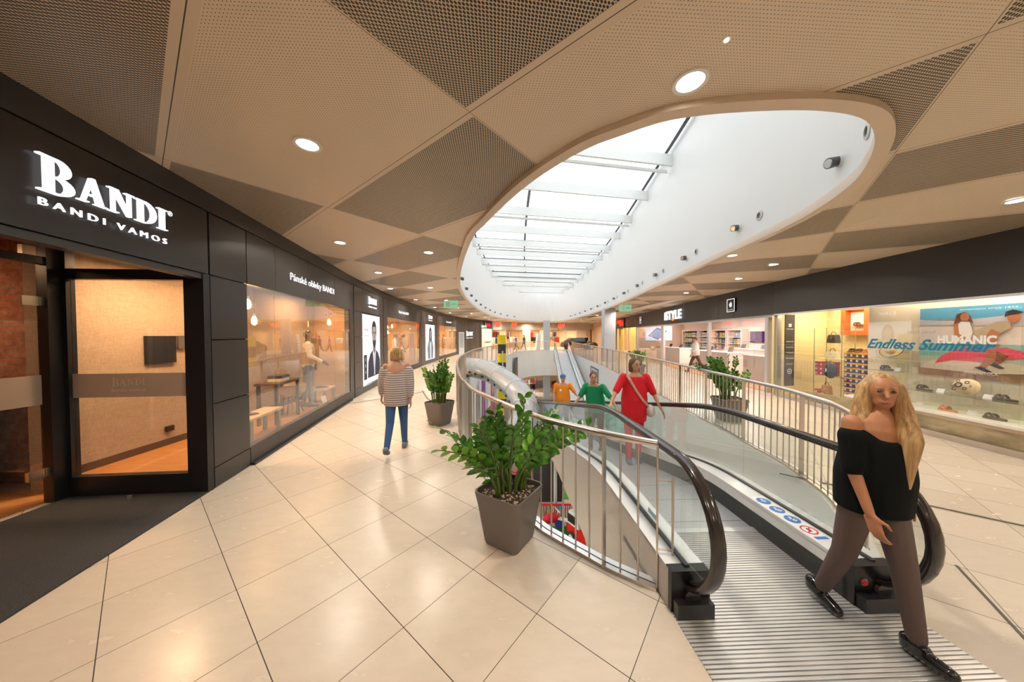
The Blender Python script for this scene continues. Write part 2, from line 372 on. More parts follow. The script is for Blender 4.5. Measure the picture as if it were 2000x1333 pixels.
floor = slab('floor', [(-9.5, -7.5), (-9.5, 45), (15, 48), (16, 48), (16, -7.5)], [voidp], 0, M_floor)
struct(strip('trim_1', voidp, -2.9, .0, M_white))
LZ = -6.0
# ceiling: flat field with the oval opening, and a gently falling margin along the right shops
OV = [(-1.47, 8.1), (-.82, 5.33), (-.43, 4.35), (-.05, 3.55), (.243, 3.06), (.574, 2.65), (.834, 2.455), (1.124, 2.28), (1.42, 2.20), (1.73, 2.165), (2.05, 2.15), (2.305, 2.16), (2.565, 2.20), (2.80, 2.28), (3.035, 2.425), (3.27, 2.62), (3.56, 2.93), (3.84, 3.32), (4.14, 4.0), (4.37, 4.95), (4.66, 7.16), (5.1, 10.3), (6.1, 18.2), (6.6, 26), (6.7, 34), (6.2, 38.5), (4.9, 40.2), (2.8, 39.4), (.2, 35.0), (-1.55, 28.8), (-2.2, 22), (-2.25, 16), (-1.95, 11.2)]
oval = [(v.x, v.y) for v in catmull([(x, y, 0) for x, y in OV], 5, True)]
fold = [(x - 2.1, y) for y, x in RW]
ceil_outer = [(-9.5, -7.5), (-9.5, 45), (12, 50)] + [(fold[-1][0], 48)] + fold[::-1] + [(fold[0][0], -7.5)]
ceiling = slab('ceiling', ceil_outer, [oval], ZC, M_ceil, up=False)
b = MB()
fl = [(fold[0][0], -7.5)] + fold + [(fold[-1][0], 48)]; wl = [(RW[0][1], -7.5)] + [(x, y) for y, x in RW] + [(12.2, 48)]
for i in range(len(fl) - 1):
    b.poly([(*fl[i], ZC), (*fl[i + 1], ZC), (*wl[i + 1], 3.37), (*wl[i], 3.37)])
o = struct(b.build('ceiling', M_ceil, recalc=False))
# ring around the oval: flat lip dropped below the ceiling, outer edge band
ring_in = inset(oval, .11); b = MB()
n = len(oval); prof = []
for i in range(n):
    a, c = oval[i], ring_in[i]
    prof.append([(a[0], a[1], ZC + .02), (a[0], a[1], ZC - .05), (lerp(a[0], c[0], .75), lerp(a[1], c[1], .75), ZC - .062), (c[0], c[1], ZC - .05), (c[0], c[1], ZC + .06), (lerp(a[0], c[0], .9), lerp(a[1], c[1], .9), ZC + .08)])
b.rings(prof, cap=False, closed=True); struct(smooth_angle(b.build('trim_2', M_trimring), 50))
# light well and glass roof
ZW = 7.55
well = inset(oval, .05)
struct(strip('wall_well', well, ZC + .05, ZW, M_white))
o = slab('roof', inset(oval, -.5), [], ZW, M_rooflass, up=True); o.name = 'window_1'
b = MB()
# solid roof near the well's near end (no glass over the first three metres) is part of the upper wall
near = [p for p in well if p[1] < 6.4]
RD = Vector((.98, .19, 0)).normalized()
def chord(y0):   # where the rafter line through the axis meets the well walls
    c = Vector((lerp(2.4, 2.2, (y0 - 5) / 33), y0, 0)); ts = []
    for i in range(len(well)):
        p, q = Vector((*well[i - 1], 0)), Vector((*well[i], 0)); d = q - p; den = RD.x * d.y - RD.y * d.x
        if abs(den) < 1e-9: continue
        t = ((p.x - c.x) * d.y - (p.y - c.y) * d.x) / den; s = ((p.x - c.x) * RD.y - (p.y - c.y) * RD.x) / den
        if 0 <= s <= 1: ts.append(t)
    return (c + RD * min(ts), c + RD * max(ts)) if len(ts) >= 2 else None
roof = empty('roof_structure', (0, 0, 0)); struct(roof)
y = 4.3
ny = 0
while y < 38.5:
    ch = chord(y)
    if ch:
        p, q = ch; mid = (p + q) / 2; hl = (q - p).length / 2; nn = Vector((-RD.y, RD.x, 0))
        bb = MB(); bb.obox(mid + Vector((0, 0, 7.16)), RD * hl, nn * .035, (0, 0, .17))
        if ny % 2 == 0: bb.obox(mid + Vector((0, 0, 6.93)) + nn * .22, RD * hl, nn * .03, (0, 0, .04))
        struct(bb.build('rafter', M_white, roof))
        bb = MB(); bb.obox(mid + Vector((0, 0, 7.5)) + nn * .6, RD * hl, nn * .05, (0, 0, .04)); struct(bb.build('glazing_bar', mat('grey_glazing_bar', (.07, .08, .09), .5), roof))
    y += 2.3; ny += 1
for fx in (0.02, .36, .98):
    pts = []
    for yy in [4.4 + i * 1.0 for i in range(35)]:
        ch = chord(yy)
        if ch: v = ch[0].lerp(ch[1], fx); pts.append((v.x, v.y, 7.47))
    bb = MB(); bb.tube(pts, .055, 4); struct(bb.build('glazing_bar', MATS['grey_glazing_bar'], roof))

# ---------------------------------------------------------------- facade helpers
def knots(y0, y1, tab): return [y0] + [y for y, _ in tab if y0 < y < y1] + [y1]
def wallpanel(b, tab, y0, y1, z0, z1, off=0, th=.04, sg=1, gap=0):
    """a panel following the wall line; off = distance in front of the line, sg=+1 left wall, -1 right wall"""
    ks = knots(y0 + gap, y1 - gap, tab)
    for a, c in zip(ks, ks[1:]):
        xa, xc = interp(a, tab), interp(c, tab); dx, dy = xc - xa, c - a; l = math.hypot(dx, dy); nx, nyy = sg * dy / l, -sg * dx / l
        f = [(xa + nx * off, a + nyy * off), (xc + nx * off, c + nyy * off)]; k = [(xc + nx * (off - th), c + nyy * (off - th)), (xa + nx * (off - th), a + nyy * (off - th))]
        pl = f + k
        if sg < 0: pl = pl[::-1]
        b.hexa([(x, yv, z0) for x, yv in pl] + [(x, yv, z1) for x, yv in pl])
    return b
def LP(y, off=0, z=0):
    d = .05; t = Vector((Lx(y + d) - Lx(y - d), 2 * d, 0)).normalized(); nrm = Vector((t.y, -t.x, 0)); return Vector((Lx(y), y, z)) + nrm * off, t, nrm
def RP(y, off=0, z=0):
    d = .05; t = Vector((Rx(y + d) - Rx(y - d), 2 * d, 0)).normalized(); nrm = Vector((-t.y, t.x, 0)); return Vector((Rx(y), y, z)) + nrm * off, t, nrm

# ---------------------------------------------------------------- left facade
wl_ = empty('wall_left'); struct(wl_)
b = MB(); wallpanel(b, LW, -7, 38, 3.31, 3.545, .0, .5); struct(b.build('soffit_band', M_char2, wl_))
b = MB(); wallpanel(b, LW, -7, 34.4, 3.29, 3.32, -.06, .3); struct(b.build('shadow_gap', M_gap, wl_))
def pan(y0, y1, z0, z1, m=None, off=0, name='facade_panel', g=.006):
    b = MB(); wallpanel(b, LW, y0, y1, z0 + g, z1 - g, off, .04, 1, g); return struct(b.build(name, m or M_char, wl_))
# entrance fascia with the big sign, and its column
pan(-2.5, .3, 2.56, 3.3); pan(.3, 3.585, 2.56, 3.3)
b = MB(); wallpanel(b, LW, -2.5, 3.6, 2.50, 2.56, -.02, .12); struct(b.build('lintel', M_char2, wl_))
for z0, z1 in ((0, .25), (.25, 1.02), (1.02, 1.79), (1.79, 2.56), (2.56, 3.3)):
    pan(3.60, 4.245, z0, z1)
    for (pz) in ((z0,) if z0 in (1.02, 1.79, .25) else ()):
        pass
b = MB(); b.hexa([(-3.60, 3.575, 0), (-3.60, 3.60, 0), (-3.79, 3.60, 0), (-3.79, 3.56, 0), (-3.60, 3.575, 3.3), (-3.60, 3.60, 3.3), (-3.79, 3.60, 3.3), (-3.79, 3.56, 3.3)]); struct(b.build('column_return', M_black, wl_))
b = MB(); wallpanel(b, LW, 3.6, 34, 0, 3.3, -.035, .25); 
# backing behind panels only where there is no window (built per bay below)
b.bm.free()
def backing(y0, y1, z0=0, z1=3.3): 
    b = MB(); wallpanel(b, LW, y0, y1, z0, z1, -.035, .12); struct(b.build('facade_backing', M_gap, wl_))
backing(3.60, 4.25); backing(-2.5, 3.59, 2.52, 3.3)
wno = [2]
def bay(y0, y1, seams):
    """a shop window: fascia, plinth, glass with butt seams"""
    ys = [y0] + seams + [y1]
    for a, c in zip(ys, ys[1:]): pan(a, c, 2.56, 3.3, M_char2, g=.003); pan(a, c, .02, .25, M_char2, g=.003)
    backing(y0, y1, 2.57, 3.3); backing(y0, y1, 0, .24)
    b = MB(); wallpanel(b, LW, y0, y1, .0, .035, .05, .06); struct(b.build('kick_strip', M_black, wl_))
    w_ = empty('window_%d' % wno[0]); struct(w_); wno[0] += 1
    for a, c in zip(ys, ys[1:]):
        b = MB(); xa, xc = Lx(a + .004), Lx(c - .004)
        b.hexa([(xa - .02, a + .004, .25), (xc - .02, c - .004, .25), (xc - .032, c - .004, .25), (xa - .032, a + .004, .25), (xa - .02, a + .004, 2.56), (xc - .02, c - .004, 2.56), (xc - .032, c - .004, 2.56), (xa - .032, a + .004, 2.56)])
        struct(b.build('pane', M_glass, w_))
def post(y0, y1):
    b = MB(); wallpanel(b, LW, y0, y1, 0, 3.3, -.01, .14); struct(b.build('black_post', M_black, wl_))
def column(y0, y1, joints=(.25, 1.02, 1.79, 2.56)):
    zs = [0] + list(joints) + [3.3]
    for a, c in zip(zs, zs[1:]): pan(y0, y1, a, c)
    backing(y0, y1)
bay(4.25, 8.5, [4.93, 6.08, 7.41]); post(8.5, 8.81)
column(8.81, 9.52); pan(9.52, 11.31, 2.56, 3.3); pan(9.52, 11.31, 0, .25); backing(9.52, 11.31); post(11.31, 11.80); column(11.80, 12.27)
bay(12.27, 17.49, [14.0, 15.75]); post(17.49, 17.81)
column(17.81, 18.71); pan(18.71, 21.12, 2.56, 3.3); pan(18.71, 21.12, 0, .25); backing(18.71, 21.12); post(21.12, 21.7); column(21.7, 22.56)
bay(22.56, 28.22, [24.4, 26.3]); post(28.22, 28.7)
for a, c in ((28.7, 30.2), (30.2, 33.1), (33.1, 34.3)): column(a, c, (1.02, 2.2))
post(34.3, 34.6)
pan(34.6, 37.5, 2.56, 3.5, M_char2); backing(34.6, 37.5)
# service door beside the clothes shop
d1 = empty('door_1'); struct(d1)
b = MB(); wallpanel(b, LW, 34.6, 37.5, 0, 2.56, .02, .05); struct(b.build('door_surround', flat('pale_grey_green_door', (.62, .62, .55), .5), d1))
b = MB(); wallpanel(b, LW, 35.2, 36.9, 0.02, 2.1, .05, .05); struct(b.build('door_leaf', flat('door_leaf_paint', (.70, .70, .62), .45), d1))
b = MB(); wallpanel(b, LW, 35.3, 36.8, .95, 1.03, .12, .05); struct(b.build('panic_bar', M_char2, d1))
# ---- entrance recess: glass door (left) and the display window facing the mat
dd = empty('door_2'); struct(dd)
def vbar(b, p, z0, z1, hx=.03, hy=.03): b.box(p[0] - hx, p[0] + hx, p[1] - hy, p[1] + hy, z0, z1)
A, B = Vector((-3.573, 3.553, 0)), Vector((-5.10, 3.44, 0)); AB = (B - A).normalized(); ABn = Vector((AB.y, -AB.x, 0))
if ABn.y > 0: ABn = -ABn
fr = MB()
def ab(s, z, o=0): return A + AB * s + ABn * o + Vector((0, 0, z))
def abox(b, s0, s1, z0, z1, o0, o1):
    b.hexa([ab(s0, z0, o0), ab(s1, z0, o0), ab(s1, z0, o1), ab(s0, z0, o1), ab(s0, z1, o0), ab(s1, z1, o0), ab(s1, z1, o1), ab(s0, z1, o1)])
for s0, s1, z0, z1 in ((0, .215, 0, 2.56), (1.44, 1.60, 0, 2.9), (.215, 1.44, 0, .235), (.215, 1.44, 2.485, 2.60)): abox(fr, s0, s1, z0, z1, -.04, .04)
w5 = empty('window_%d' % wno[0]); struct(w5); wno[0] += 1
struct(fr.build('window_frame', M_black, w5))
b = MB(); abox(b, .215, 1.44, .235, 2.485, -.006, .006); abox(b, 0, 1.44, 2.60, 2.95, -.006, .006); struct(b.build('pane', M_glass, w5))
b = MB(); abox(b, .215, 1.44, 1.135, 1.41, .008, .010); struct(b.build('frosted_band', M_frost, w5))
serif_word('BANDI', ab(1.03, 1.27, .012), -AB, (0, 0, 1), .075, .36, flat('pale_etched_letters', (.62, .50, .40), .6), w5, .002)
text('tagline', 'BANDI VAMOS', ab(1.03, 1.20, .013), -AB, (0, 0, 1), .03, MATS['pale_etched_letters'], w5, .002, width=.36)
# glass door in line with the shop back of the recess, hinged at the corner post
b = MB(); b.box(-5.17, -5.05, 3.30, 3.46, 0, 2.95); b.box(-5.16, -5.06, -.5, 3.3, 2.62, 2.70); struct(b.build('door_frame', M_black, dd))
b = MB(); b.box(-5.118, -5.106, 2.05, 3.27, .02, 2.6); b.box(-5.118, -5.106, .6, 2.02, .02, 2.6); b.box(-5.118, -5.106, -.5, 3.27, 2.72, 3.0); struct(b.build('door_glass', M_glass, dd))
b = MB(); b.box(-5.10, -5.102, 2.05, 3.27, 1.10, 1.42); struct(b.build('frosted_band', M_frost, dd))
for z in (.35, 2.22):
    b = MB(); b.box(-5.125, -5.085, 3.15, 3.26, z - .05, z + .05); b.box(-5.125, -5.085, 3.265, 3.31, z - .045, z + .045); struct(b.build('hinge', M_brass, dd))
b = MB(); b.box(-5.13, -5.08, 3.16, 3.25, 2.70, 2.80); struct(b.build('hinge', M_brass, dd))
b = MB(); b.cyl((-5.05, 2.55, .5), (-5.05, 2.55, 1.95), .018); struct(b.build('pull_handle', M_brass, dd))
# recess ceiling, side and entrance mat
b = MB(); b.ext([(-5.2, -2.6), (-2.62, -2.6), (-3.03, .3), (-3.40, 2.2), (-3.66, 3.5), (-5.2, 3.5)], 2.98, 3.02); struct(b.build('ceiling', M_gap))
b = MB(); b.ext([(-3.275, 1.85), (-3.57, 3.54), (-5.05, 3.43), (-5.05, .2), (-2.97, .2)], 0.001, .012)
tag(b.build('entrance_mat', M_mat), 'dark charcoal entrance mat in front of the suit shop door', 'mat')
b = MB(); b.box(-9, -2.6, -2.7, -2.6, 0, 3.5); struct(b.build('wall_side', M_brick))
# shop interior floor, brick wall, linen wall
b = MB(); b.box(-9.2, -5.17, -2.6, 3.5, .0, .015); struct(b.build('floor', M_wood))
b = MB(); b.box(-9.2, -5.62, 3.75, 3.85, 0, 3.2); b.box(-5.62, -5.44, 3.50, 3.6, 0, 3.2); struct(b.build('wall_shop', M_brick))
b = MB(); b.box(-9.3, -9.2, -2.6, 3.8, 0, 3.2); struct(b.build('wall_shop', M_brick))
def inner(o, y): return (Lx(y) - o, y)
IW = [(3.5, -5.42), (5.07, -5.44), (9, -5.70)]
b = MB(); b.ext([(-5.42, 3.48), (-5.44, 5.07), (-5.70, 8.7), (-5.85, 8.7), (-5.6, 3.48)], 0, 2.9); struct(b.build('wall_shop', M_fabric))
b = MB(); b.ext([(-5.41, 3.49), (-5.43, 5.07), (-5.69, 8.7), (-5.70, 8.7), (-5.44, 3.49)], .12, .22); struct(b.build('baseboard_shop', flat('dark_skirting', (.07, .05, .04), .5)))
b = MB(); b.ext([(-3.63, 3.60), (-3.75, 4.25), (-4.57, 8.5), (-4.62, 8.7), (-5.68, 8.7), (-5.42, 3.50)], .0, .12); struct(b.build('floor', M_wood))
b = MB(); b.ext([(-3.63, 3.56), (-3.75, 4.25), (-4.57, 8.5), (-4.62, 8.7), (-5.9, 8.7), (-5.6, 3.50)], 2.88, 2.95); struct(b.build('ceiling', flat('shop_ceiling_tan', (.30, .22, .16), .7)))
b = MB(); b.ext([(-4.65, 8.72), (-4.62, 8.78), (-5.9, 8.85), (-5.9, 8.72)], 0, 3.3); struct(b.build('wall_shop', flat('warm_tan_wall', (.50, .33, .20), .7)))
# interiors behind the farther two windows
for y0, y1 in ((12.1, 17.7), (22.4, 28.4)):
    pts = [(Lx(y) - .05, y) for y in knots(y0, y1, LW)]; back = [(Lx(y) - 2.4, y) for y in knots(y0, y1, LW)]
    b = MB(); b.ext(pts + back[::-1], 0, .1); struct(b.build('floor', M_wood2))
    b = MB(); b.ext(pts + back[::-1], 2.9, 2.95); struct(b.build('ceiling', MATS['shop_ceiling_tan']))
    b = MB(); b.ext(back + [(x - .1, y) for x, y in back[::-1]], 0, 3); b.ext([back[0], pts[0], (pts[0][0], pts[0][1] - .05), (back[0][0], back[0][1] - .05)], 0, 3); b.ext([back[-1], pts[-1], (pts[-1][0], pts[-1][1] + .05), (back[-1][0], back[-1][1] + .05)], 0, 3)
    struct(b.build('wall_shop', MATS['warm_tan_wall']))

# ---------------------------------------------------------------- right facade
wr = empty('wall_right'); struct(wr)
RWn = [(y, x) for y, x in RW]
def rpan(y0, y1, z0, z1, m, off=0, th=.05, name='facade_panel', g=0, parent=None):
    b = MB(); wallpanel(b, RW, y0, y1, z0, z1, off, th, -1, g); return struct(b.build(name, m, parent or wr))
seamsR = [-6.5, 1.2, 9.05, 11.0, 12.0, 14.8, 19.8, 24.0, 27, 33, 38]
for a, c in zip(seamsR, seamsR[1:]): rpan(a, c, 2.42, 3.40, M_char2, 0, .25, g=.004)
# shoe shop window: plinth, sill, glass
rpan(-6.5, 8.9, 0, .10, M_steel, .0, .06, 'plinth'); 
w_ = empty('window_%d' % wno[0]); struct(w_); wno[0] += 1
ysg = [1.6, 4.55, 6.75, 8.35, 8.9]
for a, c in zip([-6.5] + ysg, ysg):
    b = MB(); wallpanel(b, RW, a, c, .10, 2.42, -.01, .012, -1, .004); struct(b.build('pane', M_glass, w_))
b = MB(); wallpanel(b, RW, -6.5, 9.0, 2.38, 2.42, .01, .05, -1); struct(b.build('window_frame', M_alu, w_))
# white posts and glass of the electronics shop
w_ = empty('window_%d' % wno[0]); struct(w_); wno[0] += 1
for y in (9.02, 9.42, 12.95, 18.3):
    b = MB(); wallpanel(b, RW, y, y + .13 + (.25 if y > 18 else 0), 0, 2.42, -.1, .12, -1); struct(b.build('white_post', M_alu, w_))
for a, c in ((9.55, 12.95), (18.75, 24.0)):
    b = MB(); wallpanel(b, RW, a, c, .03, 2.36, -.15, .012, -1); struct(b.build('pane', M_glass, w_))
b = MB(); wallpanel(b, RW, 9.1, 24.0, 2.34, 2.42, -.08, .14, -1); struct(b.build('window_frame', M_alu, w_))
# back wall behind the camera and outer shells
b = MB(); b.box(-9.5, 16, -7.6, -7.5, 0, 3.6); struct(b.build('wall_back', M_offwhite))
b = MB(); b.box(11.6, 11.8, 38, 44, 0, 3.5); struct(b.build('wall_far', flat('warm_tan_wall', (.5, .33, .2))))
b = MB(); b.box(-9.6, -9.5, -7.5, 45, LZ, 3.6); struct(b.build('wall_outer', M_offwhite))
b = MB(); b.box(16, 16.1, -7.5, 48, LZ, 3.6); struct(b.build('wall_outer', M_offwhite))
b = MB(); b.box(-9.5, 16, 48, 48.1, LZ, 3.6); struct(b.build('wall_outer', flat('warm_tan_wall', (.5, .33, .2))))
b = MB(); b.box(RW[-1][1] - 2.3, 16, -7.5, 48, 3.545, 3.6); b.box(7.5, 16, -7.5, 30, 3.42, 3.46); struct(b.build('ceiling', M_offwhite))
# interiors: shoe shop showcase, partition and open part
M_show = flat('showcase_ivory', (.80, .70, .54), .5)
M_yel = flat('shoe_shop_yellow_wall', (.74, .62, .34), .6)
b = MB(); b.ext([(8.02, -6), (8.05, 6.83), (8.12, 6.83), (8.1, -6)], 0, 2.9); struct(b.build('wall_showcase', M_show))
b = MB(); b.box(9.45, 9.55, -6, 9.1, 0, 3.4); struct(b.build('wall_shop', M_yel))
b = MB(); b.ext([(7.85, 9.06), (9.6, 9.06), (9.6, 9.14), (7.85, 9.14)], 0, 3.4); struct(b.build('wall_shop', M_yel))
b = MB(); b.ext([(7.42, -6), (7.82, 8.95), (9.5, 8.95), (9.5, -6)], 2.75, 2.8); struct(b.build('ceiling', M_show))
# sand coloured showcase front and shelf deck
b = MB(); b.ext([(7.385, -6), (7.41, 4.4), (7.55, 6.44), (7.60, 6.9), (8.05, 6.9), (8.02, -6)], .40, .44); struct(b.build('trim_3', flat('showcase_deck', (.82, .80, .72), .25)))
M_sand = flat('sand_print', (.46, .36, .18), .8)
t = NT(M_sand); _o, _P = t.pos(); t.col(t.mix(t.ramp(t.noise(_P, 2.2, 6, .62, (1, 1, 3)), .35, .68), (.62, .50, .27), (.26, .20, .09)))
b = MB(); wallpanel(b, RW, -6, 8.0, .10, .34, -.05, .02, -1); struct(b.build('trim_4', M_sand))
b = MB(); wallpanel(b, RW, -6, 6.9, .34, .41, -.05, .02, -1); struct(b.build('trim_4', flat('pale_peach_edge', (.85, .66, .50), .5)))
# electronics shop interior
M_pinkw = flat('electronics_shop_white', (.82, .70, .66), .55)
b = MB(); b.ext([(8.0, 9.15), (8.42, 13.86), (9.85, 24), (15.5, 24), (15.5, 9.15)], .001, .012); struct(b.build('floor', M_wood))
b = MB(); b.ext([(8.1, 9.15), (8.5, 13.86), (9.2, 19.2), (9.95, 24), (16, 24), (16, 9.15)], 2.85, 2.9); struct(b.build('ceiling', M_pinkw))
b = MB(); b.box(13.6, 13.7, 9.15, 25, 0, 2.9); struct(b.build('wall_shop', M_pinkw))
b = MB(); b.ext([(8.2, 9.14), (13.6, 9.14), (13.6, 9.24), (8.2, 9.24)], 0, 2.9); struct(b.build('wall_shop', M_pinkw))
b = MB(); b.ext([(9.9, 24.0), (13.7, 24.0), (13.7, 24.1), (9.9, 24.1)], 0, 2.9); struct(b.build('wall_shop', M_pinkw))
# far right shop with warm light
M_warmw = flat('amber_shop_wall', (.78, .50, .20), .6)
b = MB(); b.ext([(13, 24.1), (13.6, 24.1), (13.6, 38), (13, 38)], 0, 2.9); struct(b.build('wall_shop', M_warmw))
b = MB(); b.ext([(9.9, 24.1), (13.6, 24.1), (13.6, 38.5), (11.7, 38.5)], 2.85, 2.9); struct(b.build('ceiling', M_warmw))
for y in (24.0, 26.4, 28.6, 31, 34.5):
    rpan(y, y + .25, 0, 2.42, M_alu, -.05, .12, 'white_post')
# ---------------------------------------------------------------- far clothes shop front
wf = empty('wall_far'); struct(wf)
M_tan = flat('taupe_fascia', (.42, .33, .26), .6)
def fpt(s):     # arc position along the far front
    L_ = [0]
    for a, c in zip(HM, HM[1:]): L_.append(L_[-1] + math.hypot(c[0] - a[0], c[1] - a[1]))
    for i in range(len(HM) - 1):
        if s <= L_[i + 1] or i == len(HM) - 2:
            t = (s - L_[i]) / (L_[i + 1] - L_[i]); p = Vector((lerp(HM[i][0], HM[i + 1][0], t), lerp(HM[i][1], HM[i + 1][1], t), 0)); d = Vector((HM[i + 1][0] - HM[i][0], HM[i + 1][1] - HM[i][1], 0)).normalized(); return p, d, Vector((d.y, -d.x, 0))
FL = sum(math.hypot(c[0] - a[0], c[1] - a[1]) for a, c in zip(HM, HM[1:]))
def farbox(b, s0, s1, z0, z1, off=0, th=.2):
    N = max(1, int((s1 - s0) / 1.2)); 
    for i in range(N):
        p, d, n = fpt(lerp(s0, s1, i / N)); q, d2, n2 = fpt(lerp(s0, s1, (i + 1) / N) - 1e-4)
        a, c = p + n * off, q + n2 * off; e, f = q + n2 * (off - th), p + n * (off - th)
        b.hexa([(v.x, v.y, z0) for v in (a, c, e, f)] + [(v.x, v.y, z1) for v in (a, c, e, f)])
    return b
b = MB(); farbox(b, 0, FL, 2.45, 3.56); struct(b.build('fascia', M_tan, wf))
for s0, s1 in ((2.7, 3.0), (6.2, 7.6), (9.2, 9.9), (12.7, 13.2), (14.6, 16.0)):
    b = MB(); farbox(b, s0, min(s1, FL), 0, 2.45, .0, .25); struct(b.build('pier', flat('warm_grey_pier', (.62, .50, .40), .6), wf))
b = MB(); farbox(b, 0, FL, 0, 2.45, -2.6, .1); struct(b.build('back_wall', flat('far_shop_wall', (.75, .52, .33), .6), wf))
b = MB(); farbox(b, 0, FL, 2.5, 2.55, .0, 2.7); struct(b.build('soffit', flat('far_shop_wall', (.75, .52, .33), .6), wf))
# pillars (upper hall and the same pillars below)
M_pill = flat('blue_grey_pillar', (.55, .58, .62), .45)
for x0, x1, y0, y1 in ((6.12, 6.85, 20.0, 20.7), (3.85, 4.6, 36.6, 37.3)):
    b = MB(); b.box(x0, x1, y0, y1, LZ, ZC + .01); struct(b.build('pillar', M_pill))
# lower storey: floor, soffit, walls
low = slab('floor', [(-9.5, -7.5), (-9.5, 48), (16, 48), (16, -7.5)], [], LZ, M_floor, True)
slab('ceiling', [(-9.5, -7.5), (-9.5, 48), (16, 48), (16, -7.5)], [inset(hole, .075)], -2.9, M_white, False)
b = MB(); b.box(-6.3, -6.2, -7, 46, LZ, -2.9); struct(b.build('wall_lower', M_white))
b = MB(); b.box(9.0, 9.1, -7, 46, LZ, -2.9); struct(b.build('wall_lower', M_white))
b = MB(); b.box(-6.2, 9, 45.5, 45.6, LZ, -2.9); struct(b.build('wall_lower', MATS['far_shop_wall']))
# ================================================================ railings round the void
def resample(path, step):
    out = [path[0].copy()]; acc = 0.0
    for a, c in zip(path, path[1:]):
        L = (c - a).length; d = step - acc
        while d <= L: out.append(a.lerp(c, d / L)); d += step
        acc = (acc + L) % step if L > 0 else acc
        acc = L - (d - step)
    return out
def railing(path, label, end=None):
    root = empty('railing', path[0], 0, label, 'railing'); o0 = Vector(path[0])
    P = [Vector(p) - o0 for p in path]
    smooth_angle(MB().tube([p + Vector((0, 0, 1.06)) for p in P], .027, 12).build('handrail', M_steel, root), 40)
    MB().sweep([p + Vector((0, 0, .012)) for p in P], [(-.022, -.012), (.022, -.012), (.022, .012), (-.022, .012)]).build('base_rail', M_steel, root)
    MB().sweep([p + Vector((0, 0, .006)) for p in P], [(.03, -.006), (.08, -.006), (.08, .022), (.03, .022)]).build('edge_strip', M_alu, root)
    pts = resample(P, .128); rest = MB(); nb = 0
    for i, p in enumerate(pts):
        d = (pts[min(i + 1, len(pts) - 1)] - pts[max(i - 1, 0)]).normalized(); sd = Vector((-d.y, d.x, 0))
        postp = (i % 10 == 3)
        if postp:
            MB().obox(p + Vector((0, 0, .525)), d * .006 + sd * 0, sd * .026, (0, 0, .525)).build('post', M_steel, root)
        elif nb < 98: nb += 1; MB().cyl(p + Vector((0, 0, .02)), p + Vector((0, 0, 1.05)), .0075, n=8).build('baluster', M_steel, root)
        else: rest.cyl(p + Vector((0, 0, .02)), p + Vector((0, 0, 1.05)), .0075, n=5, cap=False)
    r = rest.build('balusters', M_steel, root); r['kind'] = 'stuff'
    return root
rL = railing([Vector((1.03, 2.13, 0))] + RAIL_L[1:], 'curved stainless steel railing on the left of the void, running behind the nearest planter')
b = MB(); e0 = Vector((0, 0, 0)); e1 = Vector((.10, -.02, 0))
for z in (.30, .80): b.cyl(e0 + Vector((0, 0, z)), e1 + Vector((0, 0, z + .0)), .006, n=6)
b.cyl(e1 + Vector((0, 0, .27)), e1 + Vector((0, 0, .83)), .008, n=8); b.build('end_bracket', M_steel, rL)
rR = railing(RAIL_R, 'curved stainless steel railing along the right side of the void, facing the shoe shop')
b = MB(); g = [Vector((0, 0, 0)), Vector((-.16, -.13, 0))]
for z in (.12, .62): b.cyl(g[0] + Vector((0, 0, z)), g[1] + Vector((0, 0, z)), .007, n=6)
b.cyl(g[1] + Vector((0, 0, 0)), g[1] + Vector((0, 0, .63)), .012, n=8); b.build('end_bracket', M_steel, rR)

# ================================================================ moving walks
def M_ribs():
    m = mat('ribbed_landing_plate', (.55, .54, .53), .35, metal=.55); t = NT(m); (x, y, z), P = t.obj()
    s = t.m('FRACT', t.m('MULTIPLY', y, 42.0)); k = t.m('ABSOLUTE', t.m('SUBTRACT', s, .5)); r_ = t.ramp(k, .08, .22)
    n_ = t.noise(P, 7, 4, .6, (.4, 2, 1)); c = t.mix(r_, (.17, .16, .155), (.66, .64, .62)); t.col(t.mix(t.m('MULTIPLY', t.ramp(n_, .45, .8), .45), c, (.78, .75, .72))); t.bump(r_, .5, .004)
    m2 = mat('grooved_pallets', (.6, .62, .65), .35, metal=.4); t = NT(m2); (x, y, z), P = t.obj()
    s = t.m('ABSOLUTE', t.m('SUBTRACT', t.m('FRACT', t.m('MULTIPLY', x, 90.0)), .5)); g_ = t.m('LESS_THAN', t.m('FRACT', t.m('DIVIDE', y, .40)), .035)
    c = t.mix(t.ramp(s, .1, .4), (.34, .34, .36), (.72, .73, .76)); t.col(t.mix(g_, c, (.28, .28, .30))); return m, m2
M_rib, M_pal = M_ribs()
M_deck = flat('white_enamel_deck', (.80, .81, .82), .22, spec=.7)
M_skirt = flat('black_skirt', (.03, .03, .03), .35)
M_clad = flat('beige_cladding_panel', (.56, .51, .47), .38, metal=.3)
SL = math.tan(R(12.0))
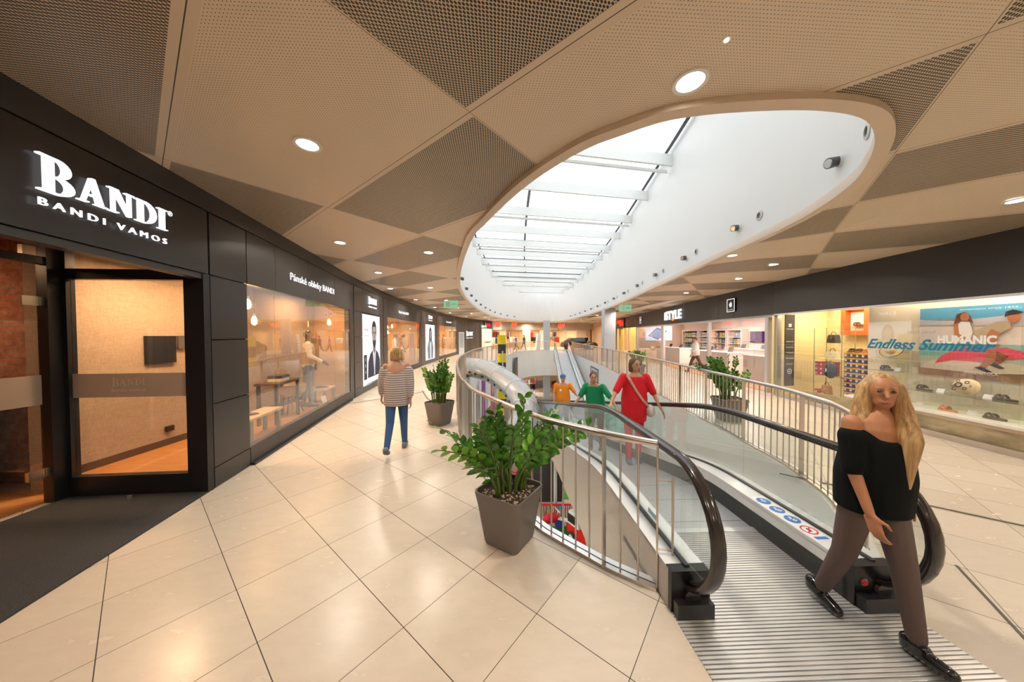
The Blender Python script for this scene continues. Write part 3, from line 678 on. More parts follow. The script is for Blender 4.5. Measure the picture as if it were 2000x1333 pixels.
def walk(label, org, yaw, length, flat_len, depth, x_hand, box_x, near=True):
    """local frame: +y runs down the slope, x across; flat part from y=0"""
    root = empty('moving_walk', org, yaw, label, 'moving walkway')
    y0 = flat_len
    def zz(y):      # tread level with a soft break
        w = .9
        if y <= y0 - w / 2: return 0.0
        if y >= y0 + w / 2: return -(y - y0) * SL
        t = (y - (y0 - w / 2)) / w; return -SL * w * t * t / 2
    xl, xr = x_hand; bl, br = box_x; yend = y0 + depth / SL
    ys = [0.2, .6] + [y0 - .5 + .1 * i for i in range(11)] + [y0 + .5 + (yend - y0 - .5) * i / 30 for i in range(1, 31)]
    ext_ = length
    b = MB(); b.box(bl[0], br[1], -1.3, 1.05, -.05, .006); b.build('landing_plate', M_rib, root)
    b = MB(); yl = [1.0] + [y for y in ys if y > 1.05]
    for a, c in zip(yl, yl[1:]): b.poly([(bl[1], a, zz(a)), (br[0], a, zz(a)), (br[0], c, zz(c)), (bl[1], c, zz(c))])
    b.build('pallet_band', M_pal, root)
    # slope body seen from outside
    for nm, sx0, sx1, m in (('cladding_panel', bl[0], bl[0] + .03, M_clad), ('cladding_panel', br[1] - .03, br[1], M_clad)):
        b = MB(); yl = [.30] + [y for y in ys if y > .35]
        for a, c in zip(yl, yl[1:]):
            da, dc = zz(a) - min(-.93, zz(a) - .30), zz(c) - min(-.93, zz(c) - .30)
            b.hexa([(sx0, a, zz(a) - da), (sx1, a, zz(a) - da), (sx1, c, zz(c) - dc), (sx0, c, zz(c) - dc), (sx0, a, zz(a) + .26), (sx1, a, zz(a) + .26), (sx1, c, zz(c) + .26), (sx0, c, zz(c) + .26)])
        b.build(nm, m, root)
    b = MB(); yl = [.5] + [y for y in ys if y > .55]
    for a, c in zip(yl, yl[1:]): b.poly([(bl[0], a, min(-.93, zz(a) - .3)), (bl[0], c, min(-.93, zz(c) - .3)), (br[1], c, min(-.93, zz(c) - .3)), (br[1], a, min(-.93, zz(a) - .3))])
    b.build('underside', M_clad, root)
    for (x0, x1, xh, inn) in ((bl[0], bl[1], xl, 1), (br[0], br[1], xr, -1)):
        # deck boards and skirt
        yl = [.30] + [y for y in ys if y > .35]
        def band(x0_, x1_, z0_, z1_, nm, m):
            b = MB()
            for a, c in zip(yl, yl[1:]):
                b.hexa([(x0_, a, zz(a) + z0_), (x1_, a, zz(a) + z0_), (x1_, c, zz(c) + z0_), (x0_, c, zz(c) + z0_), (x0_, a, zz(a) + z1_), (x1_, a, zz(a) + z1_), (x1_, c, zz(c) + z1_), (x0_, c, zz(c) + z1_)])
            return b.build(nm, m, root)
        band(x0, x1, .245, .27, 'deck', M_deck)
        sk = (x1 - .03, x1) if inn > 0 else (x0, x0 + .03)
        band(sk[0], sk[1], -.02, .16, 'skirt', M_skirt)
        sk2 = (x1 - .045, x1 - .005) if inn > 0 else (x0 + .005, x0 + .045)
        band(sk2[0], sk2[1], .16, .245, 'inner_deck_edge', M_deck)
        band(xh - .016, xh + .016, .268, .285, 'glass_clamp', M_skirt)
        b = MB(); b.box(x0, x1, .26, .33, -.02, .275); b.build('newel_box', M_black, root)
        b = MB(); b.box(x0 + .01, x1 - .01, .20, .30, .0, .10); b.build('newel_foot', M_black, root)
        b = MB(); b.cyl((xh, .255, .115), (xh, .235, .115), .052, n=16); b.build('handrail_collar', M_dkrub, root)
        # handrail path
        rc, cyy, cz = .43, .43, .56
        path = [(.62, .105), (.45, .115)]
        for k in range(0, 19):
            a = -math.pi / 2 - math.pi * k / 18; path.append((cyy + rc * math.cos(a), cz + rc * math.sin(a)))
        path += [(y, zz(y) + .99) for y in ys if y > .7 and y < yend]
        pv = [Vector((xh, y, z)) for y, z in path]
        rings_b = MB()
        prof = [(-.038, -.020), (-.040, .000), (-.034, .012), (-.018, .018), (.018, .018), (.034, .012), (.040, .0), (.038, -.020), (.022, -.020), (.022, -.008), (-.022, -.008), (-.022, -.020)]
        N = len(pv); rr = []
        for i, p in enumerate(pv):
            d = (pv[min(i + 1, N - 1)] - pv[max(i - 1, 0)]).normalized(); sd = Vector((1, 0, 0)); u2 = sd.cross(d).normalized() 
            if i == 0: flip = 1
            rr.append([p + sd * a + u2 * q for a, q in prof])
        # orientation: u2 must point away from the newel centre
        test = rr[11][4] - Vector((xh, cyy, cz)); base_ = pv[11] - Vector((xh, cyy, cz))
        if test.length < base_.length:
            rr = []
            for i, p in enumerate(pv):
                d = (pv[min(i + 1, N - 1)] - pv[max(i - 1, 0)]).normalized(); u2 = -Vector((1, 0, 0)).cross(d).normalized(); rr.append([p + Vector((a, 0, 0)) + u2 * q for a, q in prof])
        rings_b.rings(rr); smooth_angle(rings_b.build('handrail', M_dkrub, root), 50)
        # steel guide under the belt
        g = MB(); gp = [Vector((xh, cyy + (rc - .034) * math.cos(-math.pi / 2 - math.pi * k / 18), cz + (rc - .034) * math.sin(-math.pi / 2 - math.pi * k / 18))) for k in range(19)] + [Vector((xh, y, zz(y) + .957)) for y in ys if y > .7 and y < yend]
        g.tube(gp, .016, 6, up=(1, 0, 0)); smooth_angle(g.build('handrail_guide', M_skirt, root))
        # glass: newel piece plus panels
        ri = rc - .05; outl = [(cyy + .35, .27)]
        for k in range(3, 19):
            a = -math.pi / 2 - math.pi * k / 18; yy_, z_ = cyy + ri * math.cos(a), cz + ri * math.sin(a)
            if z_ > .275: outl.append((yy_, z_))
        seam = 1.42
        outl += [(seam, .94), (seam, .28)]
        b = MB(); b.plate([(xh - .005, y, z) for y, z in outl], (1, 0, 0), .01); b.build('glass_panel', M_glass2, root)
        ysn = [seam + .004]; 
        while ysn[-1] < yend - 1.2 and len(ysn) < 22: ysn.append(ysn[-1] + 1.17)
        for a, c in zip(ysn, ysn[1:]):
            kk = [a] + [y for y in ys if a + .01 < y < c - .01] + [c - .006]
            b = MB(); b.plate([(xh - .005, y, zz(y) + .28) for y in kk] + [(xh - .005, y, zz(y) + .945) for y in kk[::-1]], (1, 0, 0), .01); b.build('glass_panel', M_glass2, root)
    return root
# near walk: newels at y=1.70, landing in the foreground
W1 = walk('near moving walk with thick black handrails, glass sides and a ribbed landing in the foreground', (1.18, 1.70, 0), R(1.8), 24, 1.85, 5.9, (.0, 1.30), ((-.13, .13), (1.12, 1.41)))
# comb line
MB().box(.13, 1.12, 1.03, 1.09, .004, .012).build('comb_line', M_alu, W1)
# pictogram stickers on the right inner deck
def disc(b, c, r, n=18, z=.001): return b.plate([(c[0] + r * math.cos(2 * math.pi * i / n), c[1] + r * math.sin(2 * math.pi * i / n), c[2]) for i in range(n)], (0, 0, 1), z)
M_blu = flat('sticker_blue', (.02, .20, .62), .4); M_red = flat('sticker_red', (.70, .02, .04), .4); M_wh = flat('sticker_white', (.9, .9, .9), .4)
MB().box(1.135, 1.265, .52, 1.14, .2705, .2715).build('sticker_sheet', M_wh, W1)
for k, yy in enumerate((1.06, .92, .78)):
    b = MB(); disc(b, (1.20, yy, .272), .055); b.build('pictogram', M_blu, W1)
    b = MB(); disc(b, (1.20, yy + .024, .2735), .010)
    b.box(1.192, 1.208, yy - .022, yy + .014, .2732, .2742); b.box(1.178, 1.225, yy - .004, yy + .004, .2732, .2742)
    if k: b.obox((1.215, yy - .02, .2737), (.014, .008, 0), (-.002, .004, 0), (0, 0, .0005))
    b.build('pictogram_figure', M_wh, W1)
b = MB(); N = 20; b.rings([[(1.20 + r * math.cos(2 * math.pi * i / N), .64 + r * math.sin(2 * math.pi * i / N), z) for r, z in ((.045, .272), (.056, .272), (.056, .2735), (.045, .2735))] for i in range(N)], closed=True, cap=False)
b.obox((1.20, .64, .2737), (.036, .036, 0), (.003, -.003, 0), (0, 0, .0005)); b.build('prohibition_pictogram', M_red, W1)
b = MB(); disc(b, (1.20, .655, .272), .009); b.box(1.19, 1.21, .62, .645, .272, .273); b.build('pictogram_figure', M_black, W1)
b = MB(); b.box(1.15, 1.25, .53, .56, .272, .273); b.build('sticker_text', M_blu, W1)
b = MB(); b.cyl((1.18, .262, .17), (1.18, .245, .17), .017, n=14); b.build('stop_button', M_red, W1)
b = MB(); b.cyl((1.18, .264, .17), (1.18, .252, .17), .023, n=14); b.build('button_ring', M_steel, W1)
b = MB(); b.plate([(.0075, .72, .32), (.0075, .86, .32), (.0075, .86, .36), (.0075, .72, .36)], (1, 0, 0), .001); b.build('glass_sticker', flat('light_blue_sticker', (.05, .35, .75), .4), W1)
# far walk comes down towards the camera: local +y is world -y
W2_ = walk('far moving walk descending towards the camera between white walls', (5.85, 31.9, 0), R(180 - 5.2), 24, 1.5, 5.9, (.0, 1.36), ((-.13, .15), (1.2, 1.49)))
# ================================================================ planters with fleshy-leaved plants
M_pot = flat('taupe_planter', (.17, .145, .125), .42)
M_leaf = mat('glossy_leaf', (.05, .16, .02), .22, spec=.6); t = NT(M_leaf); _o, _P = t.pos()
t.col(t.mix(t.ramp(t.noise(_P, 14, 2), .35, .7), (.018, .095, .010), (.13, .34, .035)))
M_leafn = flat('young_leaf', (.22, .48, .05), .3)
M_stem = flat('green_stem', (.10, .15, .03), .4)
M_soil = flat('dark_soil', (.05, .03, .02), .95); M_chip = flat('bark_and_pebble', (.55, .42, .28), .8)
def rsq(hw, r, z, n=5, rot=0):
    out = []
    for cx, cyy, a0 in ((1, 1, 0), (-1, 1, 90), (-1, -1, 180), (1, -1, 270)):
        for k in range(n):
            a = R(a0 + 90 * k / (n - 1)); out.append((cx * (hw - r) + r * math.cos(a), cyy * (hw - r) + r * math.sin(a), z))
    return out
def frond(root, p0, lean, az, length, nl, rs, big=1.0, young=False):
    b = MB(); d = Vector((math.cos(az), math.sin(az), 0)); pts = []
    N = 12
    for i in range(N + 1):
        t = i / N; out = lean * (t ** 1.7) * length; up = length * (t - .30 * lean * t * t)
        pts.append(Vector(p0) + d * out + Vector((0, 0, up)) + Vector((rs.uniform(-.004, .004), rs.uniform(-.004, .004), 0)))
    b.mi = 0
    rr = []
    for i, p in enumerate(pts):
        r = lerp(.013, .003, i / N) * big; dd_ = (pts[min(i + 1, N)] - pts[max(i - 1, 0)]).normalized(); a = dd_.orthogonal().normalized(); c = dd_.cross(a)
        rr.append([p + a * r * math.cos(2 * math.pi * k / 6) + c * r * math.sin(2 * math.pi * k / 6) for k in range(6)])
    b.rings(rr); b.mi = 1
    rot0 = rs.uniform(0, math.pi)
    for k in range(nl):
        t = lerp(.36, .985, k / (nl - 1)); f = t * N; i = min(int(f), N - 1); p = pts[i].lerp(pts[i + 1], f - i); dd_ = (pts[i + 1] - pts[i]).normalized()
        side = dd_.cross(Vector((0, 0, 1))); side = side.normalized() if side.length > .05 else d.cross(Vector((0, 0, 1)))
        side = Matrix.Rotation(rot0 * .6 + rs.uniform(-.35, .35), 3, dd_) @ side
        if k % 2: side = -side
        L = (.098 if t < .9 else .08) * big * rs.uniform(.85, 1.15) * (1 - .35 * abs(t - .6)); W = L * .29
        ax = (side * .8 + dd_ * .62 + Vector((0, 0, rs.uniform(-.15, .15)))).normalized(); nrm = ax.cross(dd_.cross(side)).normalized(); nrm = dd_.cross(side) if nrm.length < .1 else nrm
        nv = side.cross(dd_).normalized(); wv = nv.cross(ax).normalized(); up = ax.cross(wv).normalized()
        if up.z < 0: up = -up
        mid = [p + ax * L * u - up * .10 * L * (u * u) for u in (0, .3, .62, .88, 1.0)]
        hw = [.0, .85, 1.0, .55, 0]
        l = [mid[j] + wv * W * hw[j] + up * .12 * W * 2 * hw[j] for j in (1, 2, 3)]; r = [mid[j] - wv * W * hw[j] + up * .12 * W * 2 * hw[j] for j in (1, 2, 3)]
        mv = [b.bm.verts.new(q) for q in mid]; lv = [b.bm.verts.new(q) for q in l]; rv = [b.bm.verts.new(q) for q in r]
        fs = [(mv[0], mv[1], lv[0]), (mv[1], mv[2], lv[1], lv[0]), (mv[2], mv[3], lv[2], lv[1]), (mv[3], mv[4], lv[2]), (mv[1], mv[0], rv[0]), (mv[2], mv[1], rv[0], rv[1]), (mv[3], mv[2], rv[1], rv[2]), (mv[4], mv[3], rv[2])]
        for q in fs:
            f_ = b.bm.faces.new(q); f_.material_index = 1
    o = b.build('frond', [M_stem, M_leafn if young else M_leaf], root, recalc=False)
    for p in o.data.polygons: p.use_smooth = True
    return o
def planter(loc, rz, label, seed, n=22, hmin=.5, hmax=.85, spread=.55, big=1.0, hw=.235, az_pref=None, group=None):
    rs = random.Random(seed); root = empty('potted_plant', loc, rz, label, 'potted plant', group)
    zr = .47
    b = MB(); R0 = [rsq(hw * .70, .05, 0), rsq(hw * .74, .055, .02), rsq(hw * .93, .06, zr * .75), rsq(hw, .06, zr - .02), rsq(hw, .06, zr), rsq(hw - .014, .055, zr), rsq(hw - .018, .052, zr - .05)]
    b.rings(R0); smooth_angle(b.build('pot', M_pot, root), 40)
    b = MB(); b.rings([rsq(hw - .02, .05, zr - .06), rsq(hw - .02, .05, zr - .035)]); b.build('soil', M_soil, root)
    b = MB()
    for k in range(170):
        x, y = rs.uniform(-1, 1) * (hw - .045), rs.uniform(-1, 1) * (hw - .045); r = rs.uniform(.006, .014)
        b.ell((x, y, zr - .032), r, r * rs.uniform(.6, 1), r * .6, 5, 3)
    o = b.build('bark_chips', M_chip, root); o['kind'] = 'stuff'
    for k in range(n):
        az = rs.uniform(0, 2 * math.pi) if not az_pref or k % 2 else az_pref[k % len(az_pref)] + rs.uniform(-.5, .5); rad = rs.uniform(.02, hw * .62)
        L = rs.uniform(hmin, hmax); lean = rs.uniform(.05, 1) ** 1.1 * spread
        frond(root, (rad * math.cos(az), rad * math.sin(az), zr - .05), lean, az + rs.uniform(-.4, .4), L, int(L * 27 / big), rs, big, k % 9 == 4)
    return root
planter((-.03, 2.69, 0), R(-33), 'nearest taupe planter with a spreading glossy-leaved plant, standing by the left railing', 3, 24, .50, .90, .95, 1.2, az_pref=[R(200), R(60), R(150)])
planter((-1.50, 6.22, 0), R(-28), 'taupe planter with an upright leafy plant between the striped woman and the left railing', 5, 26, .55, .95, .26, .9)
planter((4.62, 6.42, 0), R(-8), 'taupe planter with tall leafy stems standing behind the right railing opposite the electronics shop', 8, 20, .5, 1.0, .6, 1.15, .27, az_pref=[R(170), R(30)])
planter((5.72, 13.7, 0), R(5), 'taupe planter behind the far part of the right railing, next to the grey pillar', 11, 20, .5, .85, .4, 1.1, .25)

# ================================================================ downlights
M_lring = flat('white_downlight_ring', (.80, .78, .74), .35)
def downlight(x, y, z, label, power=32, r=.085, lamp=True):
    root = empty('downlight', (x, y, z), 0, label, 'ceiling light', 'recessed downlights in the mall ceiling')
    b = MB(); N = 24; b.rings([[(rr * math.cos(2 * math.pi * i / N), rr * math.sin(2 * math.pi * i / N), zz_) for rr, zz_ in ((r, -.001), (r + .028, -.001), (r + .024, -.012), (r, -.010))] for i in range(N)], closed=True, cap=False)
    smooth_angle(b.build('trim_ring', M_lring, root))
    b = MB(); b.cyl((0, 0, -.004), (0, 0, -.006), r, n=24); b.build('lens', E_lens, root)
    if lamp:
        l = area('downlight_lamp', (x, y, z - .015), r * 1.8, power, (1, .90, .76), spread=150, shape='DISK')
def zc(x, y):
    xf = Rx(y) - 2.1; return ZC if x < xf else lerp(ZC, 3.37, (x - xf) / 2.1)
DL = [(-1.80, 2.71, 'round downlight in the smooth panel above the suit shop entrance'), (1.20, 2.06, 'large round downlight beside the near end of the oval opening'),
      (-3.12, 5.54, 'downlight in the ceiling before the first shop window'), (-1.70, 6.22, 'downlight beside the left edge of the oval opening'),
      (6.2, 3.74, 'downlight at the right edge above the shoe shop window'), (7.7, 5.86, 'downlight in the ceiling close to the right fascia'), (4.75, 6.55, 'downlight right of the oval opening, nearest of the row along it'),
      (6.2, 7.2, 'downlight between the oval and the right fascia'), (6.65, 8.9, 'downlight before the electronics shop sign')]
far_dl = [(-3.6, 8.2), (-4.4, 11), (-2.9, 10.8), (-4.6, 14.5), (-3.2, 14.8), (-4.7, 18.5), (-3.4, 19), (-4.7, 23), (-3.2, 24), (-4.2, 28), (-2.6, 29), (-2.5, 33), (-.5, 36), (6.9, 12), (7.6, 15.5), (7.2, 19.5), (8.2, 23), (7.6, 27), (8.8, 31), (8, 35), (2.5, 42), (6, 42), (9.5, 39.5)]
near_dl = [(-1.5, -1.0), (1.5, -1.2), (4.6, -.8), (6.0, .8), (-.6, -4), (3.4, -4.5), (6.2, -4)]
for x, y, lb in DL: downlight(x, y, zc(x, y), lb, 27)
root = empty('led_spot', (1.24, 1.775, ZC), 0, 'tiny sparkling LED spot in the mesh ceiling above the large downlight', 'ceiling light'); b = MB(); b.cyl((0, 0, -.001), (0, 0, -.008), .012, n=10); b.build('lens', emi('yellow_led', (1, .85, .45), 4), root); b = MB(); b.cyl((0, 0, 0), (0, 0, -.003), .02, n=12); b.build('ring', M_lring, root)
for x, y in far_dl: downlight(x, y, zc(x, y), 'small distant recessed downlight in the mall ceiling', 75 if y > 25 else 40)
for x, y in near_dl: area('hall_lamp', (x, y, zc(x, y) - .02), .2, 30, (1, .90, .76), spread=160, shape='DISK')
# eyeball spots and ring lights on the light-well wall
M_spot = flat('dark_grey_spot', (.12, .12, .13), .35, metal=.5)
def wellpoint(idx): 
    n = len(well); a = Vector((*well[idx % n], 0)); b_ = Vector((*well[(idx + 1) % n], 0)); d = (b_ - a).normalized(); return a, Vector((-d.y, d.x, 0))
cum = [0]
for i in range(len(well)): cum.append(cum[-1] + math.hypot(well[(i + 1) % len(well)][0] - well[i][0], well[(i + 1) % len(well)][1] - well[i][1]))
Aw = sum(well[i - 1][0] * well[i][1] - well[i][0] * well[i - 1][1] for i in range(len(well)))
def on_well(s):
    s %= cum[-1]
    for i in range(len(well)):
        if cum[i + 1] >= s:
            t = (s - cum[i]) / (cum[i + 1] - cum[i]); a, c = well[i], well[(i + 1) % len(well)]; d = Vector((c[0] - a[0], c[1] - a[1], 0)).normalized(); nn = Vector((-d.y, d.x, 0)) * (1 if Aw > 0 else -1)
            return Vector((lerp(a[0], c[0], t), lerp(a[1], c[1], t), 0)), nn, d
def spot(p, nn, d, label):
    root = empty('wall_spotlight', p, 0, label, 'spotlight', 'eyeball spotlights on the light well wall')
    b = MB(); b.cyl((0, 0, 0), nn * .015, .075, n=18); b.build('mounting_ring', M_white, root)
    aim = (nn - d * .5 + Vector((0, 0, -.3))).normalized(); b = MB(); b.cyl(nn * .01, nn * .03 + aim * .10, .055, .062, n=18); b.build('lamp_head', M_spot, root)
    b = MB(); b.cyl(nn * .03 + aim * .10, nn * .03 + aim * .103, .05, n=16); b.build('lens', flat('clear_lens', (.7, .75, .75), .1, metal=.5), root)
def ringl(p, nn, d, label):
    root = empty('ring_light', p, 0, label, 'wall light', 'recessed ring lights on the light well wall')
    a = Vector((0, 0, 1)); N = 20
    b = MB(); b.rings([[nn * o_ + (d * math.cos(2 * math.pi * i / N) + a * math.sin(2 * math.pi * i / N)) * rr for rr, o_ in ((.05, .002), (.085, .002), (.085, .014), (.05, .02))] for i in range(N)], closed=True, cap=False); smooth_angle(b.build('trim_ring', flat('silver_ring', (.62, .62, .60), .35), root))
    b = MB(); b.cyl((0, 0, 0), nn * .006, .05, n=16); b.build('lens', M_spot, root)
# arc length of the point on the right wall nearest the camera side
def s_of(x, y): return min(range(len(well)), key=lambda i: (well[i][0] - x) ** 2 + (well[i][1] - y) ** 2)
sgn = 1 if Aw > 0 else -1
s0 = cum[s_of(3.95, 3.75)]
LBS = ['dark eyeball spotlight on the light well wall, largest and nearest of the row', 'dark eyeball spotlight second in the row on the right light well wall', 'dark eyeball spotlight third in the row on the right light well wall']
LBR = ['recessed ring light nearest the tip of the oval, right of the largest eyeball spotlight', 'recessed ring light beside the second eyeball spotlight on the right wall']
for k in range(14):
    p, nn, d = on_well(s0 + sgn * 0 + k * 2.35); 
    if p.y > 37: break
    z = 3.93
    spot(Vector((p.x, p.y, z)), nn, d, LBS[k] if k < 3 else 'small dark eyeball spotlight farther along the right light well wall')
    p2, n2, d2 = on_well(s0 + k * 2.35 - .62); ringl(Vector((p2.x, p2.y, z)), n2, d2, LBR[k] if k < 2 else 'small ring light farther along the right light well wall')
s1 = cum[s_of(-1.95, 11.2)]
for k in range(11):
    p, nn, d = on_well(s1 - k * 2.4); spot(Vector((p.x, p.y, 3.93)), nn, d, 'small dark eyeball spotlight on the left light well wall')
# the other lamps of the place
for y in (-3, 1.0, 5): area('shop_lamp', (7.75, y + .5, 2.70), .25, 55, (1, .86, .66), size_y=3)
area('shop_lamp', (8.8, 7.9, 2.7), 1.0, 70, (1, .86, .60), size_y=1.6)
area('shop_lamp', (11, 12, 2.8), 2.5, 190, (1, .90, .84), size_y=4); area('shop_lamp', (11.2, 17, 2.8), 2.5, 190, (1, .90, .84), size_y=4)
area('shop_lamp', (11.2, 25, 2.8), 2, 150, (1, .72, .38), size_y=5); area('shop_lamp', (12, 32, 2.8), 2, 150, (1, .72, .38), size_y=5)
for s in (1.6, 4.6, 8.5, 11.3, 13.9):
    p, d, n_ = fpt(s); q = p - n_ * 1.1; area('shop_lamp', (q.x, q.y, 2.48), 1.6, 75, (1, .76, .50), size_y=1.6); area('far_hall_lamp', (q.x * .8, q.y - 4, 3.4), .5, 60, (1, .88, .72), spread=170)
for x, y in ((-4.7, 5.3), (-5.1, 7.6)): area('shop_lamp', (x, y, 2.82), .3, 24, (1, .60, .30), size_y=.8)
area('shop_lamp', (-4.6, 4.2, 2.82), .25, 55, (1, .62, .34))
for y in (13.5, 16, 24, 27): area('shop_lamp', (Lx(y) - 1.2, y, 2.85), .8, 60, (1, .62, .32), size_y=1.2)
area('shop_lamp', (-7.0, 2.6, 2.9), 1.0, 34, (1, .56, .28))
for x, y in ((0, 4), (5, 8), (-3, 12), (6.5, 16), (-3, 22), (7, 28), (2, 40), (-1, -2)): area('lower_lamp', (x, y, -2.95), 1.6, 170, (1, .90, .78))
# ================================================================ signs
Z = Vector((0, 0, 1))
def lsign(y0, z, h, wdt, label, tagline=True, reg=True):
    p, t, n = LP(y0, .012); p2, _, _ = LP(y0 + wdt, .012); t = (p2 - p).normalized()
    root = empty('shop_sign', p + Z * z, 0, label, 'shop sign')
    serif_word('BANDI', (0, 0, 0), t, Z, h, wdt, E_white, root, .03)
    if tagline: text('tagline', 'B A N D I   V A M O S', Z * (-h * .66) + n * .01, t, Z, h * .27, E_white, root, .012, width=wdt * .98)
    if reg: text('registered_mark', '®', t * (wdt * 1.02) + Z * h * .85, t, Z, h * .25, E_white, root, .004)
    return root
lsign(2.10, 2.885, .20, .97, 'large glowing white BANDI sign over the shop entrance')
def lpane(y0, y1, z, h, label):
    p, t, n = LP(y0, .004); p2, _, _ = LP(y1, .004); t = (p2 - p).normalized()
    root = empty('shop_sign', p + Z * z, 0, label, 'shop sign'); text('lettering', 'Pánské obleky BANDI', (0, 0, 0), t, Z, h, E_white, root, .006, width=(p2 - p).length); return root
lpane(5.38, 7.36, 2.83, .135, 'white Pánské obleky BANDI lettering above the first window')
lsign(10.05, 2.90, .20, .85, 'white BANDI sign above the portrait poster of the man', reg=True)
lpane(13.9, 15.4, 2.85, .13, 'white Pánské obleky BANDI lettering above the second window')
lsign(19.45, 2.90, .20, .95, 'white BANDI sign above the poster of the woman')
lpane(24.6, 26.3, 2.85, .13, 'white Pánské obleky BANDI lettering above the third window')
lsign(30.6, 1.75, .42, 1.7, 'white BANDI sign at eye height on the last dark column', reg=True)
# light-box posters
def printed(root, org, t, n, polys, k0=.003):
    for i, (nm, pts, m) in enumerate(polys):
        b = MB(); b.plate([org + t * u + Z * v + n * (k0 + .0012 * i) for u, v in pts], n, .001); b.build(nm, m, root)
def ring2(cx, cyy, rx, ry, n=18, a0=0, a1=360): return [(cx + rx * math.cos(R(lerp(a0, a1, i / n))), cyy + ry * math.sin(R(lerp(a0, a1, i / n)))) for i in range(n + (a1 - a0 != 360))]
def pe(name, c, s=.8): return emi(name, c, s)
P_skin, P_skin2 = pe('print_skin', (.52, .40, .33)), pe('print_skin_shade', (.30, .21, .17)); P_suit = pe('print_dark_suit', (.10, .08, .085)); P_hair = pe('print_dark_hair', (.08, .06, .055)); P_shirt = pe('print_white_shirt', (.85, .87, .9)); P_tie = pe('print_pale_tie', (.62, .66, .72)); P_eye = pe('print_dark_line', (.05, .035, .03)); P_redw = pe('print_red_words', (.8, .05, .12)); P_greyw = pe('print_grey_words', (.25, .25, .28))
p, t, n = LP(9.52, .0); p2, _, _ = LP(11.31, 0); t = (p2 - p).normalized(); n = Vector((t.y, -t.x, 0)); Wp = (p2 - p).length
root = empty('lightbox_poster', p, 0, 'lit poster of a bearded man in dark suit and pale tie', 'poster')
b = MB(); b.obox(t * Wp / 2 + Z * 1.36 - n * .02, t * (Wp / 2 - .01), Z * 1.16, n * .02); b.build('light_panel', E_poster, root)
cx = Wp * .62
printed(root, Vector((0, 0, 0)), t, n, [
    ('suit', [(cx - .68, .42), (cx - .62, .95), (cx - .42, 1.20), (cx - .16, 1.32), (cx + .16, 1.32), (cx + .42, 1.20), (cx + .62, .95), (cx + .66, .42)], P_suit),
    ('shirt', [(cx - .02, .50), (cx - .17, 1.30), (cx - .10, 1.38), (cx + .10, 1.38), (cx + .17, 1.30), (cx + .04, .50)], P_shirt),
    ('tie', [(cx - .05, .45), (cx - .055, 1.12), (cx - .035, 1.22), (cx + .035, 1.22), (cx + .055, 1.12), (cx + .07, .45)], P_tie),
    ('neck', [(cx - .12, 1.30), (cx - .03, 1.22), (cx + .03, 1.22), (cx + .12, 1.30), (cx + .13, 1.55), (cx - .13, 1.55)], P_skin2),
    ('hair', ring2(cx - .0, 1.98, .245, .36, 22), P_hair),
    ('face', [(cx - .19, 2.02), (cx - .20, 1.78), (cx - .15, 1.55), (cx - .06, 1.43), (cx + .06, 1.43), (cx + .15, 1.55), (cx + .20, 1.78), (cx + .19, 2.02), (cx + .12, 2.14), (cx - .13, 2.13)], P_skin),
    ('beard', [(cx - .19, 1.72), (cx - .15, 1.52), (cx - .06, 1.41), (cx + .06, 1.41), (cx + .15, 1.52), (cx + .19, 1.72), (cx + .10, 1.64), (cx + .05, 1.66), (cx - .05, 1.66), (cx - .10, 1.64)], P_hair),
    ('brow', [(cx - .15, 1.93), (cx - .03, 1.91), (cx - .03, 1.94), (cx - .15, 1.965)], P_eye), ('brow', [(cx + .15, 1.93), (cx + .03, 1.91), (cx + .03, 1.94), (cx + .15, 1.965)], P_eye),
    ('eye', ring2(cx - .085, 1.885, .035, .014, 10), P_eye), ('eye', ring2(cx + .085, 1.885, .035, .014, 10), P_eye),
    ('nose', [(cx + .0, 1.88), (cx - .035, 1.72), (cx + .03, 1.715), (cx + .02, 1.86)], P_skin2), ('mouth', [(cx - .06, 1.595), (cx, 1.58), (cx + .06, 1.595), (cx, 1.61)], P_skin2)])
text('words', 'Originál', Vector((0, 0, 0)) + t * .06 + Z * 1.98 + n * .02, t, Z, .10, P_redw, root, .002, width=.42)
text('words', 'for men', t * .12 + Z * 1.80 + n * .02, t, Z, .07, P_greyw, root, .002, width=.30)
b = MB(); b.obox(t * .20 + Z * .8 + n * .012, t * .13, Z * .40, n * .002); b.build('info_strip', P_suit, root)
for k, s_ in enumerate(('5', '%', 'A')): text('words', s_, t * .15 + Z * (1.0 - .2 * k) + n * .016, t, Z, .10, P_shirt, root, .002)
p, t, n = LP(18.71, .0); p2, _, _ = LP(21.12, 0); t = (p2 - p).normalized(); n = Vector((t.y, -t.x, 0)); Wp = (p2 - p).length
root = empty('lightbox_poster', p, 0, 'lit poster of a long-haired woman in white, between the second and third windows', 'poster')
b = MB(); b.obox(t * Wp / 2 + Z * 1.36 - n * .02, t * (Wp / 2 - .01), Z * 1.16, n * .02); b.build('light_panel', E_poster, root)
cx = Wp * .5
